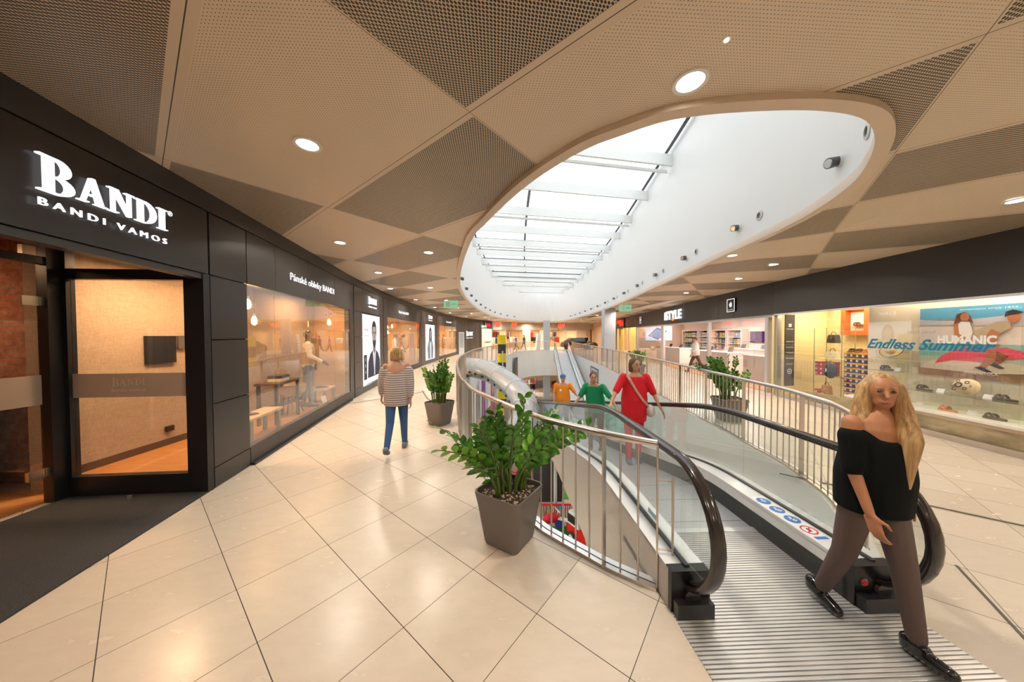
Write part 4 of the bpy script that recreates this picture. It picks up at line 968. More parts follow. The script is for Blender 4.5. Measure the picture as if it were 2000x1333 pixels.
printed(root, Vector((0, 0, 0)), t, n, [
    ('jacket', [(cx - .6, .3), (cx - .75, 1.0), (cx - .45, 1.45), (cx + .45, 1.45), (cx + .75, 1.0), (cx + .6, .3)], pe('print_grey_jacket', (.30, .29, .28))),
    ('hair', ring2(cx, 1.75, .36, .6, 20), P_hair), ('blouse', [(cx - .1, .3), (cx - .2, 1.45), (cx + .2, 1.45), (cx + .2, .3)], P_shirt),
    ('neck', [(cx - .1, 1.35), (cx + .1, 1.35), (cx + .1, 1.6), (cx - .1, 1.6)], P_skin2), ('face', ring2(cx, 1.85, .2, .3, 18), P_skin),
    ('eye', ring2(cx - .08, 1.9, .035, .02, 8), P_eye), ('eye', ring2(cx + .08, 1.9, .035, .02, 8), P_eye), ('mouth', ring2(cx, 1.68, .05, .015, 8), P_skin2)])
# fascia reflection painted as a red glow; signs of the right and far shops
p, t, n = LP(36.1, .02)
b = MB(); b.obox(Vector((0, 0, 0)), t * .95, Z * .30, n * .02); root = empty('shop_sign', p + Z * 3.0, 0, 'blurred red reflection painted as a glow on the dark fascia over the service door', 'shop sign'); b.build('backing', M_black, root)
b = MB(); b.obox(n * .03, t * .8, Z * .20, n * .01); b.build('glow_panel', emi('red_reflection_glow', (.9, .03, .08), .8), root)
def hm(s, z, h, label, box=False):
    p, d, n = fpt(s); root = empty('shop_sign', p + n * .05 + Z * z, 0, label, 'shop sign')
    if box: b = MB(); b.obox(Vector((0, 0, h * .4)) , d * .85, Z * .62, n * .03); b.build('backing', flat('pale_grey_sign_panel', (.55, .58, .62), .4), root)
    text('lettering', 'H&M', -d * .62 + n * .06, d, Z, h, E_redt, root, .03, width=1.25, shear=.25, bold=.02)
hm(1.0, 2.85, .55, 'red H&M sign on a pale panel at the left end of the far fascia', True)
hm(4.4, 2.85, .6, 'red H&M sign left of the slim grey pillar')
hm(12.3, 2.85, .6, 'red H&M sign at the right end of the far fascia')
def rlet(body, y0, y1, z, h, m, label, bold=0, name='shop_lettering', cat='shop sign', off=.02, **k):
    p, t, n = RP(y0, off); p2, _, _ = RP(y1, off); t = (p2 - p).normalized()
    return tag(text(name, body, p + Z * z, t, Z, h, m, None, .03, width=(p2 - p).length, bold=bold, **k), label, cat)
p, t, n = RP(17.7, .03); p2, _, _ = RP(15.35, .03); t = (p2 - p).normalized()
root = empty('shop_sign', p + Z * 2.66, 0, 'large glowing white iSTYLE sign over the electronics shop', 'shop sign')
text('lettering', 'iSTYLE', (0, 0, 0), t, Z, .46, E_white, root, .04, width=(p2 - p).length, bold=.04)
b = MB(); c_ = t * 1.28 + Z * -.02; nn_ = -t.cross(Z); nn_ = t.cross(Z)
b.ell(c_ + nn_ * .03, .07, .07, .08, 10, 6); b.build('orange_drop', emi('orange_sign_light', (1, .22, .04), 1.4), root)
def applebox(y0, label, h=.44):
    p, t, n = RP(y0, .03); t = -t if t.y > 0 else t
    root = empty('shop_sign', p + Z * 2.88, 0, label, 'shop sign')
    b = MB(); b.obox((0, 0, 0), t * .24, Z * .24, n * .02); b.build('box', M_char, root)
    b = MB()
    for s_ in (-1, 1): b.obox(t * .225 * s_ + n * .022, t * .010, Z * .235, n * .004); b.obox(Z * .225 * s_ + n * .022, t * .235, Z * .010, n * .004)
    b.build('lit_border', E_white, root)
    b = MB(); o_ = n * .024 + Z * .03
    pts = [(.0, .045), (.03, .06), (.065, .05), (.078, .02), (.06, .0), (.072, -.04), (.045, -.085), (.02, -.095), (0, -.088), (-.02, -.095), (-.045, -.085), (-.078, -.03), (-.075, .02), (-.055, .052), (-.02, .056)]
    b.plate([o_ + t * u + Z * v for u, v in pts], n, .006); b.plate([o_ + t * u + Z * v for u, v in ((.0, .06), (.005, .09), (.035, .105), (.03, .075))], n, .006); b.build('fruit_emblem', E_white, root)
    text('small_lettering', 'Premium Reseller', -t * .16 - Z * .17 + n * .026, t, Z, .03, E_white, root, .003, width=.32)
applebox(11.1, 'lit square sign with a bitten fruit emblem, right of the iSTYLE sign')
applebox(22.6, 'small lit fruit emblem sign left of the iSTYLE sign')
p, t, n = RP(29.3, .03); t = -t if t.y > 0 else t; root = empty('shop_sign', p + Z * 2.88, 0, 'red lit box sign over the amber-lit shop by the pillar', 'shop sign')
b = MB(); b.obox(t * .6, t * 1.0, Z * .40, n * .06); b.build('box', M_black, root)
text('lettering', 'bird', -t * .2 - Z * .25 + n * .07, t, Z, .5, E_red, root, .02, width=1.6, bold=.03); b = MB(); b.ell(t * .55 + Z * .12 + n * .08, .5, .2, .2, 10, 6); b.build('bird_shape', E_red, root)
# lettering on the shoe shop glass
M_teal = flat('teal_vinyl', (.01, .20, .36), .4); M_gvin = flat('grey_vinyl', (.30, .27, .24), .5); M_wvin = flat('white_vinyl', (.9, .9, .88), .4)
def glasstext(body, ya, yb, z, h, m, label, **k):
    p, t, n = RP(ya, .012); p2, _, _ = RP(yb, .012); t = (p2 - p).normalized(); return tag(text('window_lettering', body, p + Z * z, t, Z, h, m, None, .002, width=(p2 - p).length, **k), label, 'window lettering')
glasstext('Endless Summer', 6.42, 4.62, 1.535, .19, M_teal, 'teal brush-style Endless Summer lettering on the shoe shop glass', shear=.45, bold=.03)
glasstext('CRAZY ABOUT', 5.73, 5.32, 1.83, .045, M_gvin, 'small grey CRAZY ABOUT lettering above the teal words')
glasstext('HUMANIC', 5.30, 4.62, 1.665, .13, M_wvin, 'bold white HUMANIC lettering across the beach poster', bold=.05)
# beach poster on the partition
root = empty('beach_poster', (8.02, 5.95, 1.04), 0, 'large beach poster of two people riding an inflatable dolphin', 'poster')
pt, pn = Vector((0, -1, 0)), Vector((-1, 0, 0)); PW, PH = 2.3, 1.27
def rectp(u0, u1, v0, v1): return [(u0, v0), (u1, v0), (u1, v1), (u0, v1)]
def fm(nm, c): return flat('poster_' + nm, c, .5)
b = MB(); b.obox(pt * PW / 2 + Z * PH / 2 - pn * .012, pt * PW / 2, Z * PH / 2, pn * .012); b.build('board', fm('sky_grey', (.66, .60, .56)), root)
sk, skd = fm('tan_skin', (.42, .15, .07)), fm('tan_skin_dark', (.22, .08, .04))
printed(root, Vector((0, 0, 0)), pt, pn, [
    ('sky_top', [(0, 1.05), (PW, .95), (PW, PH), (0, PH)], fm('sky_blue', (.10, .34, .52))),
    ('cloud_band', [(0, .95), (PW, .86), (PW, 1.02), (1.2, 1.10), (.4, 1.0), (0, 1.06)], fm('cloud_lilac', (.50, .50, .56))),
    ('sea', rectp(0, PW, .28, .60), fm('sea_green', (.22, .48, .42))), ('sea_shallow', [(0, .24), (PW, .2), (PW, .40), (1.2, .42), (0, .36)], fm('sea_pale', (.46, .55, .44))),
    ('wet_sand', [(0, 0), (PW, 0), (PW, .20), (0, .15)], fm('wet_sand', (.28, .15, .09))), ('foam', [(0, .13), (.2, .30), (.34, .26), (.5, .36), (.8, .28), (1.1, .30), (1.5, .24), (2.3, .20), (2.3, .12), (1.4, .16), (.8, .10)], fm('foam', (.72, .62, .50))),
    ('dolphin', [(.22, .22), (.30, .36), (.45, .48), (.62, .54), (.9, .52), (1.05, .56), (1.2, .50), (1.30, .44), (1.38, .41), (1.36, .37), (1.2, .38), (.95, .33), (.7, .30), (.45, .30)], fm('dolphin_pink', (.75, .07, .14))),
    ('dolphin_fin', [(.82, .36), (1.02, .30), (.98, .42)], fm('dolphin_pink_dark', (.50, .03, .08))),
    ('leg', [(.88, .50), (.98, .46), (.90, .28), (.82, .16), (.76, .20), (.82, .32)], sk), ('leg', [(.95, .50), (1.08, .42), (1.0, .30), (.94, .22), (.90, .26), (.96, .36)], skd),
    ('sandal', [(.72, .20), (.86, .12), (.92, .14), (.80, .22)], fm('black', (.02, .02, .02))), ('sandal', [(.88, .26), (1.0, .20), (1.05, .22), (.94, .29)], fm('black', (.02, .02, .02))),
    ('patterned_shirt', [(.62, .62), (.72, .84), (.95, .98), (1.08, .99), (1.10, .88), (.98, .78), (.90, .64), (.78, .60)], fm('shirt_print', (.44, .36, .26))),
    ('arm', [(.90, .86), (.99, .80), (.94, .62), (1.0, .60), (.97, .56), (.86, .60), (.84, .76)], sk),
    ('head', ring2(1.12, 1.05, .065, .085, 14), sk), ('hair', [(1.03, 1.05), (1.04, 1.14), (1.12, 1.17), (1.22, 1.12), (1.16, 1.09), (1.08, 1.08)], fm('black', (.02, .02, .02))),
    ('hair', [(.46, .90), (.50, 1.13), (.60, 1.17), (.66, 1.10), (.70, .96), (.60, 1.04), (.52, 1.0)], fm('brown_hair', (.10, .04, .02))), ('head', ring2(.60, 1.08, .055, .075, 14), sk),
    ('white_blouse', [(.46, .64), (.50, .92), (.56, 1.0), (.66, .98), (.70, .80), (.66, .64)], fm('white', (.78, .80, .84))), ('arm', [(.47, .96), (.52, .98), (.54, .78), (.70, .66), (.68, .63), (.48, .74)], sk)])
text('small_lettering', 'shoemanic since 1873', pt * .55 + Z * 1.20 + pn * .04, pt, Z, .022, M_wvin, root, .002, width=.62)
text('brand_lettering', 'BIRKENSTOCK', pt * .62 + Z * .085 + pn * .04, pt, Z, .055, M_wvin, root, .002, width=.38)
# black hanging banner
root = empty('hanging_banner', (7.98, 8.70, .33), R(8), 'tall dark grey banner with white brand names, left in the shoe shop window', 'banner')
b = MB(); b.box(-.16, .16, -.01, .01, 0, 2.05); b.build('cloth', flat('dark_banner', (.045, .042, .045), .6), root)
for k, s_ in enumerate(('KATE GRAY', 'BIRKENSTOCK', 'Dermaflex', 'TAMARIS', 'PAT CALVIN', 'Thomas & Co')): text('lettering', s_, (-.12, -.014, 1.62 - .16 * k - (.2 if k else 0)), (1, 0, 0), Z, .035, M_wvin, root, .002, width=.24)
b = MB(); N = 20; b.rings([[(r * math.cos(2 * math.pi * i / N), -.013 + o_, .42 + r * math.sin(2 * math.pi * i / N)) for r, o_ in ((.06, 0), (.075, 0), (.075, -.003), (.06, -.003))] for i in range(N)], closed=True, cap=False); b.box(-.03, .03, -.015, -.012, .40, .43); b.build('round_emblem', M_wvin, root)
b = MB(); b.box(-.045, .045, -.014, -.012, 1.70, 1.79); b.build('square_emblem', M_wvin, root)
text('emblem_letter', 'K', (-.02, -.015, 1.72), (1, 0, 0), Z, .05, M_black, root, .002)

# ================================================================ shoe shop goods
def sandal_proto(cs, cst, label, loc, rz, strap=2):
    root = empty('sandal', loc, rz, label, 'sandal')
    def outline(k, z, grow=1.0):
        pts = []
        for i in range(20):
            a = 2 * math.pi * i / 20; x = .135 * math.cos(a); wv = .047 + .008 * math.cos(a) - .012 * (1 - math.cos(a) ** 2) * (.3 if x < 0 else 0)
            pts.append((x * grow, wv * math.sin(a) * grow, z))
        return pts
    b = MB(); b.rings([outline(0, 0, .97), outline(0, .012), outline(0, .03, 1.0)]); b.build('sole', cst, root)
    b = MB(); b.rings([outline(0, .03, .96), outline(0, .036, .93)]); b.build('footbed', cs, root)
    for x in ((-.0, .062) if strap == 2 else (.05,)):
        b = MB(); pth = [Vector((x + .008 * math.sin(math.pi * k / 8), .05 * math.cos(math.pi * k / 8), .03 + .052 * math.sin(math.pi * k / 8))) for k in range(9)]
        b.sweep(pth, [(-.02, -.003), (.02, -.003), (.02, .003), (-.02, .003)], up=(1, 0, 0.001)); 
        b.sweep(pth, [(-.003, -.019), (.003, -.019), (.003, .019), (-.003, .019)], up=(1, 0, 0.001)); b.build('strap', cst, root)
    return root
c_cork, c_oli, c_brn, c_org, c_blk = flat('cork', (.35, .22, .12), .7), flat('olive_rubber', (.11, .085, .045), .5), flat('dark_brown_leather', (.10, .045, .03), .45), flat('orange_leather', (.75, .30, .13), .45), flat('black_leather', (.03, .03, .035), .4)
DK = .44
sandal_proto(c_cork, c_blk, 'black strapped sandal on the small glass shelf under the straw hat', (7.82, 6.30, 1.07), R(80))
sandal_proto(c_cork, c_oli, 'olive sandal at the left end of the long glass shelf', (7.82, 5.72, .755), R(80))
sandal_proto(c_brn, c_brn, 'dark brown sandal at the left end of the lower showcase deck', (7.78, 5.98, DK + .001), R(78))
sandal_proto(c_cork, c_org, 'orange and tan sandal in the middle of the lower deck', (7.78, 5.38, DK + .001), R(84))
sandal_proto(c_oli, c_oli, 'olive sandal at the right end of the long glass shelf', (7.82, 4.78, .755), R(86))
sandal_proto(c_oli, c_oli, 'chunky olive sandal at the lower right of the showcase deck', (7.76, 4.84, DK + .001), R(84))
def gshelf(y0, y1, z, label):
    b = MB(); b.box(7.66, 8.02, y0, y1, z - .008, z); return tag(b.build('glass_shelf', M_glass3), label, 'shelf')
gshelf(6.05, 6.55, 1.33, 'short glass shelf carrying the straw hat'); gshelf(6.05, 6.55, 1.065, 'short glass shelf below the straw hat shelf'); gshelf(3.6, 5.95, .75, 'long glass shelf running below the beach poster')
root = empty('straw_hat', (7.86, 6.25, 1.331), 0, 'natural straw hat with dark edge standing on the short glass shelf', 'hat')
b = MB(); rot = Matrix.Rotation(R(-62), 3, 'Y')
b.rings([[rot @ Vector((r * math.cos(2 * math.pi * i / 24), r * 1.15 * math.sin(2 * math.pi * i / 24), z)) + Vector((0, 0, .15)) for i in range(24)] for r, z in ((.165, .02), (.13, .0), (.09, .01), (.08, .06), (.05, .085), (.005, .088))], cap=True); smooth_angle(b.build('hat_body', flat('straw', (.70, .52, .25), .8), root), 50)
b = MB(); b.tube([rot @ Vector((.166 * math.cos(2 * math.pi * i / 24), .19 * math.sin(2 * math.pi * i / 24), .02)) + Vector((0, 0, .15)) for i in range(24)], .006, 5, closed=True); b.build('edge_binding', c_blk, root)
root = empty('patterned_hat', (7.86, 5.22, .751), 0, 'round cream hat with black ring pattern on the long shelf', 'hat')
b = MB(); cc = Vector((0, 0, .15)); rot2 = Matrix.Rotation(R(-70), 3, 'Y'); b.rings([[rot2 @ Vector((r * math.cos(2 * math.pi * i / 24), r * 1.15 * math.sin(2 * math.pi * i / 24), z)) + cc for i in range(24)] for r, z in ((.14, 0), (.145, .01), (.12, .05), (.07, .085), (.005, .095))]); smooth_angle(b.build('hat_body', flat('cream_straw', (.78, .62, .38), .7), root), 50)
b = MB()
for (u, v, r) in ((.0, .03, .05), (-.07, .08, .03), (.06, -.05, .03), (-.05, -.05, .028), (.07, .06, .024), (0, -.09, .022), (-.02, .1, .02)):
    zz_ = .10 * (1 - (u * u + v * v) / .0225) ** .5 if u * u + v * v < .0225 else 0
    q = [rot2 @ Vector((u + rr_ * math.cos(2 * math.pi * i / 14), v + rr_ * math.sin(2 * math.pi * i / 14), zz_ + .004)) + cc for rr_ in (r, r * .55) for i in range(14)]
    for i in range(14): b.poly([q[i], q[(i + 1) % 14], q[14 + (i + 1) % 14], q[14 + i]])
b.build('ring_pattern', c_blk, root)
M_card = flat('price_card', (.85, .85, .86), .5)
for (y, z, lb) in ((5.50, .751, 'beside the olive sandal on the long shelf'), (5.78, DK + .001, 'right of the dark brown sandal on the deck'), (5.12, DK + .001, 'right of the orange sandal on the deck'), (4.95, .751, 'left of the right-hand olive sandal on the long shelf'), (6.13, 1.066, 'on the small shelf beside the black sandal')):
    b = MB(); b.hexa([(7.80, y - .05, z), (7.80, y + .05, z), (7.803, y + .05, z), (7.803, y - .05, z), (7.83, y - .05, z + .07), (7.83, y + .05, z + .07), (7.833, y + .05, z + .07), (7.833, y - .05, z + .07)])
    tag(b.build('price_card', M_card), 'small white price card ' + lb, 'price card', None)
# stock shelving seen through the open part
SX = 8.62
root = empty('shelving_unit', (SX, 0, 0), 0, 'glass and wood shelving unit with bags, left of the shoe boxes', 'shelving')
b = MB()
for z in (.12, .65, 1.13): b.box(-.02, .34, 7.88, 8.62, z, z + .02)
b.build('shelf_board', flat('pale_shelf', (.70, .60, .42), .5), root)
b = MB(); b.box(-.02, .34, 7.90, 8.6, 1.57, 1.578); b.box(-.02, .34, 7.9, 8.6, 1.98, 1.988); b.build('glass_shelf', M_glass3, root)
b = MB()
for y in (7.89, 8.61):
    for x in (-.015, .335): b.box(x - .006, x + .006, y - .006, y + .006, 0, 1.99)
b.build('upright', flat('green_glass_edge', (.20, .32, .22), .3), root)
def bag(name, loc, w, h, d, m, mh, label, cat='handbag', flap=False, rz=0):
    root = empty(name, loc, rz, label, cat); b = MB()
    b.rings([[(x * s_, y * s_, z) for x, y, z in rsq(.5, .12, 0)] for s_ in (1,)] and [[(x * 2 * .5 * d * k, y * 2 * .5 * w * k2, z) for x, y, _ in rsq(.5, .12, 0)] for z, k, k2 in ((0, 1, 1), (h * .1, 1.03, 1.02), (h * .8, .85, .93), (h, .5, .88))])
    smooth_angle(b.build('body', m, root)); 
    b = MB(); b.tube([(0, w * .25 * math.cos(math.pi * k / 10), h * .95 + h * .42 * math.sin(math.pi * k / 10)) for k in range(11)], .008, 6, up=(1, 0, 0)); b.build('handle', mh, root)
    b = MB(); b.box(-d * .56, -d * .5, -.02, .02, h * .55, h * .68); b.build('clasp', M_brass, root)
    return root
bag('handbag', (SX + .12, 8.22, 1.581), .26, .22, .13, c_blk, c_blk, 'black handbag on the top glass shelf of the shelving unit')
bag('handbag', (SX + .12, 8.24, 1.151), .28, .20, .13, flat('cream_leather', (.75, .66, .50), .5), c_brn, 'cream handbag under the black one on the shelving unit')
bag('handbag', (SX - .28, 8.10, .001), .34, .20, .12, c_blk, c_blk, 'wide black purse at the foot of the shelving unit', rz=0)
bag('handbag', (SX + .12, 8.38, .141), .22, .26, .13, flat('tan_leather', (.60, .28, .10), .5), c_brn, 'tan handbag on the lowest board of the shelving unit')
root = empty('backpack', (SX - .16, 8.02, .671), 0, 'dark navy backpack in front of the shelving unit boards', 'backpack')
b = MB(); b.ell((0, 0, .19), .10, .15, .22, 16, 10); smooth_angle(b.build('body', flat('navy_fabric', (.03, .045, .075), .7), root)); b = MB(); b.ell((-.075, 0, .12), .05, .11, .10, 14, 8); smooth_angle(b.build('front_pocket', flat('navy_fabric_dark', (.02, .03, .05), .7), root))
b = MB(); b.tube([(0, .04 * math.cos(math.pi * k / 8), .40 + .04 * math.sin(math.pi * k / 8)) for k in range(9)], .008, 6, up=(1, 0, 0)); b.build('handle', c_blk, root)
b = MB(); b.box(-.13, -.128, -.02, .01, .15, .24); b.build('tag', M_card, root)
# shoe boxes, one by one
M_bxb = flat('shoe_box_blue', (.02, .06, .25), .5); M_bxy = flat('shoe_box_yellow', (.80, .42, .03), .5); M_bxr = flat('shoe_box_red', (.62, .03, .06), .5)
def boxproto(lid, body, label, group, loc):
    root = empty('shoe_box', loc, 0, label, 'shoe box', group)
    b = MB(); b.box(0, .30, -.058, .058, 0, .085); b.build('carton', body, root)
    b = MB(); b.box(-.006, .306, -.062, .062, .085, .125); b.build('lid', lid, root)
    b = MB(); b.box(-.004, -.001, .0, .045, .03, .08); b.build('label_sticker', M_card, root); return root
gp = 'blue shoe boxes with yellow lids stacked beside the shelving unit'; first = None
for r_ in range(9):
    for c_ in range(5):
        loc = (SX + .02, 7.80 - .128 * c_, .20 + r_ * .127)
        if first is None: first = boxproto(M_bxy, M_bxb, 'blue shoe box with a yellow lid in the stack beside the shelving unit', gp, loc)
        else: copy_tree(first, loc)
b = MB(); b.box(SX, SX + .34, 7.20, 7.87, 0, .20); tag(b.build('stack_plinth', flat('pale_shelf', (.7, .6, .42), .5)), 'low pale plinth under the stacked blue shoe boxes', 'plinth')
gp = 'red shoe boxes on the shelving unit'; first = None
for z in (.14, .67, .795, .92):
    for c_ in range(3):
        loc = (SX + .02, 8.55 - .128 * c_, z + .001)
        if z == .14 and c_ > 0: continue
        if first is None: first = boxproto(M_bxr, M_bxr, 'red shoe box stacked on the boards of the shelving unit', gp, loc)
        else: copy_tree(first, loc)
for k in range(4): sandal_proto(c_cork, (c_blk, c_brn, c_org, c_blk)[k], ('black sandal at the left end on top of the blue boxes', 'brown sandal second on top of the blue boxes', 'orange sandal third on top of the blue boxes', 'black sandal at the right end on top of the blue boxes')[k], (SX + .12, 7.78 - .16 * k, 1.35), R(10))
root = empty('wall_niche_frame', (9.40, 8.55, 1.79), 0, 'bright orange square frame with a shoe inside, on the yellow wall', 'display frame')
b = MB(); 
for y0, y1, z0, z1 in ((-.68, 0, 0, .12), (-.68, 0, .68, .80), (-.68, -.56, .12, .68), (-.12, 0, .12, .68)): b.box(-.12, .05, y0, y1, z0, z1)
b.build('frame', flat('orange_lacquer', (.85, .10, .02), .4), root); b = MB(); b.box(.03, .05, -.56, -.12, .12, .68); b.build('back', M_show, root)
b = MB(); b.box(-.1, .04, -.56, -.12, .24, .25); b.build('shelf', M_glass3, root)
sandal_proto(c_cork, c_brn, 'brown sandal inside the orange wall frame', (9.38, 8.2, 2.045), R(85))

# ================================================================ electronics shop
root = empty('video_wall', (11.6, 23.97, 1.35), 0, 'large white lit advertising screen with a tilted tablet picture', 'screen')
b = MB(); b.box(-1.0, 1.05, -.05, 0, 0, 1.1); b.build('screen', emi('screen_white', (.82, .88, 1), 1.1), root)
b = MB(); b.plate([(-.85, -.052, .35), (-.15, -.052, 1.0), (.65, -.052, .72), (-.05, -.052, .05)], (0, -1, 0), .002); b.build('tablet_outline', emi('screen_violet', (.10, .08, .30), .8), root)
b = MB(); b.plate([(-.76, -.055, .36), (-.15, -.055, .93), (.56, -.055, .70), (-.05, -.055, .11)], (0, -1, 0), .002); b.build('tablet_picture', emi('screen_blue', (.35, .50, .85), .9), root)
text('small_lettering', 'iPad mini', (-.9, -.055, .98), (1, 0, 0), Z, .06, M_black, root, .002)
root = empty('wall_television', (13.58, 17.2, 1.35), 0, 'dark violet television on the right of the electronics shop back wall', 'television')
b = MB(); b.box(-.06, 0, -1.25, 0, 0, .62); b.build('bezel', M_black, root); b = MB(); b.box(-.064, -.06, -1.21, -.04, .04, .58); b.build('screen', emi('violet_screen', (.16, .04, .20), .8), root)
cols = [flat('goods_' + n_, c_, .5) for n_, c_ in (('white', (.8, .8, .8)), ('orange', (.75, .25, .05)), ('black', (.05, .05, .06)), ('pink', (.65, .25, .35)), ('blue', (.10, .2, .45)), ('green', (.2, .4, .2)), ('grey', (.35, .35, .36)), ('gold', (.6, .45, .2)))]
rs = random.Random(2)
protos = {}
def goods(x, y, z, sy, sz, k, sx=.06):
    key = k
    if key not in protos:
        b = MB(); b.box(-.5, .5, -.5, .5, 0, 1); b.m(1); b.box(-.52, -.5, -.35, .35, .3, .75)
        o = b.build('accessory_box', [cols[k], cols[(k + 2) % 8]]); tag(o, ('white', 'orange', 'black', 'pink', 'blue', 'green', 'grey', 'gold')[k] + ' boxed accessory hanging in the back wall racks of the electronics shop', 'accessory', ('white', 'orange', 'black', 'pink', 'blue', 'green', 'grey', 'gold')[k] + ' accessories on the electronics shop back wall'); protos[key] = o
    else: o = protos[key].copy(); COL.objects.link(o)
    o.location = (x, y, z); o.scale = (sx, sy, sz); return o
for bay, (ya, yb) in enumerate(((23.4, 21.6), (21.4, 20.2), (20.0, 18.7), (18.5, 17.45))):
    root = empty('wall_rack', (13.58, (ya + yb) / 2, 0), 0, 'open accessory rack on the back wall, %s' % ('leftmost of four', 'second of four from the left', 'third of four from the left', 'rightmost of four')[bay], 'display rack')
    b = MB(); hw_ = (ya - yb) / 2; b.box(-.02, 0, -hw_, hw_, .85, 2.05); b.build('back_panel', flat('rack_dark', (.10, .07, .07), .6), root)
    b = MB(); b.box(-.4, 0, -hw_ - .06, -hw_, .0, 2.1); b.box(-.4, 0, hw_, hw_ + .06, .0, 2.1); b.box(-.4, 0, -hw_, hw_, 2.05, 2.12); b.build('frame', M_pinkw, root)
    b = MB()
    for z in (.85, 1.23, 1.62): b.box(-.38, 0, -hw_, hw_, z, z + .02)
    b.build('shelf', M_white, root)
    for z in (.88, 1.26, 1.65):
        nn_ = 7
        for i in range(nn_): goods(13.38, lerp(yb + .1, ya - .1, (i + .5) / nn_), z, (ya - yb) / nn_ * .62, .28, (0 if bay == 1 else rs.choice((0, 1, 2, 3, 4, 5, 6, 7))), .12)
def counter(x0, x1, y0, y1, h, label):
    root = empty('counter', ((x0 + x1) / 2, (y0 + y1) / 2, .013), 0, label, 'counter'); a, c = (x1 - x0) / 2, (y1 - y0) / 2
    b = MB(); b.box(-a + .02, a - .02, -c + .02, c - .02, 0, h - .05); b.build('body', flat('counter_white', (.74, .68, .66), .4), root); b = MB(); b.box(-a, a, -c, c, h - .05, h); b.build('worktop', flat('counter_top', (.82, .76, .74), .25), root)
counter(10.3, 11.2, 18.6, 21.6, .95, 'white counter on the left of the electronics shop, near the screen')
counter(9.9, 10.9, 13.9, 16.8, .95, 'long white counter in the middle of the electronics shop')
counter(9.6, 10.3, 10.6, 12.6, .95, 'white counter behind the glass near the right white post')
counter(11.9, 12.7, 13.0, 17.0, 1.05, 'white display counter in front of the wall racks')
for k, (x, y, z, lb) in enumerate(((10.6, 19.2, .963, 'tablet on the left white counter'), (10.7, 20.6, .963, 'second tablet on the left white counter, nearer the screen'), (10.3, 14.4, .963, 'tablet on the middle counter near its right end'), (10.4, 16, .963, 'tablet on the middle counter near its left end'), (12.2, 13.6, 1.063, 'laptop at the right end of the display counter'), (12.2, 14.8, 1.063, 'laptop in the middle of the display counter'), (12.2, 16.1, 1.063, 'laptop at the left end of the display counter'))):
    root = empty('tablet' if k < 4 else 'laptop', (x, y, z), R(0), lb, 'tablet' if k < 4 else 'laptop')
    b = MB(); b.box(-.12, .12, -.16, .16, 0, .012); b.build('base', M_alu, root)
    b = MB(); b.hexa([(.08, -.16, .012), (.08, .16, .012), (.09, .16, .012), (.09, -.16, .012), (.16, -.16, .22), (.16, .16, .22), (.17, .16, .22), (.17, -.16, .22)]); b.build('screen', flat('dark_screen', (.05, .05, .07), .2), root)
# amber shop: racks
M_yelb = flat('bright_yellow_panel', (.85, .62, .03), .5)
b = MB(); wallpanel(b, RW, 30.9, 31.6, .0, 2.3, -.4, .1, -1); tag(b.build('yellow_banner', M_yelb), 'tall bright yellow panel in the amber-lit shop beside the grey pillar', 'banner')
# ================================================================ clothes: racks in the far shop and on the lower level
gcols = [flat('garment_' + n_, c_, .8) for n_, c_ in (('black', (.03, .03, .035)), ('white', (.72, .68, .62)), ('brown', (.25, .12, .06)), ('navy', (.04, .06, .14)), ('red', (.5, .05, .04)), ('sand', (.55, .40, .25)), ('grey', (.25, .24, .24)))]
GN = ('black', 'white', 'brown', 'navy', 'red', 'sand', 'grey'); gproto = {}
def garment(loc, rz, k, where, L=1.0):
    key = (k, where)
    if key not in gproto:
        b = MB(); b.rings([[(x * .04 * kx * 2, y * .42 * ky, z) for x, y, _ in rsq(.5, .25, 0, 3)] for z, kx, ky in ((-.85, 1, 1.0), (-.5, .9, .85), (-.12, .9, 1.0), (-.02, .6, .55), (0, .4, .2))])
        o = smooth_angle(b.build('hanging_garment', gcols[k])); tag(o, GN[k] + ' garment hanging on a rack ' + where, 'garment', GN[k] + ' garments ' + where); gproto[key] = o
    else: o = gproto[key].copy(); COL.objects.link(o)
    o.location = loc; o.rotation_euler = (0, 0, rz); o.scale = (1, 1, L); return o
def rack(loc, rz, L, label, where, n, seed, h=1.5):
    rs = random.Random(seed); root = empty('clothes_rack', loc, rz, label, 'clothes rack'); b = MB()
    b.tube([(-L / 2, 0, 0), (-L / 2, 0, h), (L / 2, 0, h), (L / 2, 0, 0)], .015, 6, up=(0, 1, 0)); b.box(-L / 2 - .02, -L / 2 + .02, -.25, .25, 0, .03); b.box(L / 2 - .02, L / 2 + .02, -.25, .25, 0, .03); b.build('frame', M_skirt, root)
    M_ = Matrix.Rotation(rz, 3, 'Z'); k = rs.randrange(7)
    for i in range(n):
        if rs.random() < .4: k = rs.randrange(7)
        p = M_ @ Vector((lerp(-L / 2 + .1, L / 2 - .1, (i + .5) / n), 0, h)) + Vector(loc); garment(p, rz, k, where, rs.uniform(.7, 1.1))
pos_l = ('in the left bay', 'in the second bay', 'in the third bay', 'in the middle bay', 'in the bay beside the dark car', 'in the bay right of the car', 'at the far right')
for i, s in enumerate((.9, 2.1, 3.7, 5.2, 8.4, 10.6, 12.0)):
    p, d, n = fpt(s); q = p - n * 1.0; rz = math.atan2(d.y, d.x); rack((q.x, q.y, 0), rz, 1.15, 'clothes rack %s of the far clothes shop' % pos_l[i], 'in the far clothes shop', 9, i)
    q = p - n * 2.2; rack((q.x, q.y, .9), rz, 1.1, 'high rear clothes rack %s of the far shop' % pos_l[i], 'in the far clothes shop', 8, i + 20, 1.3)
k = 0
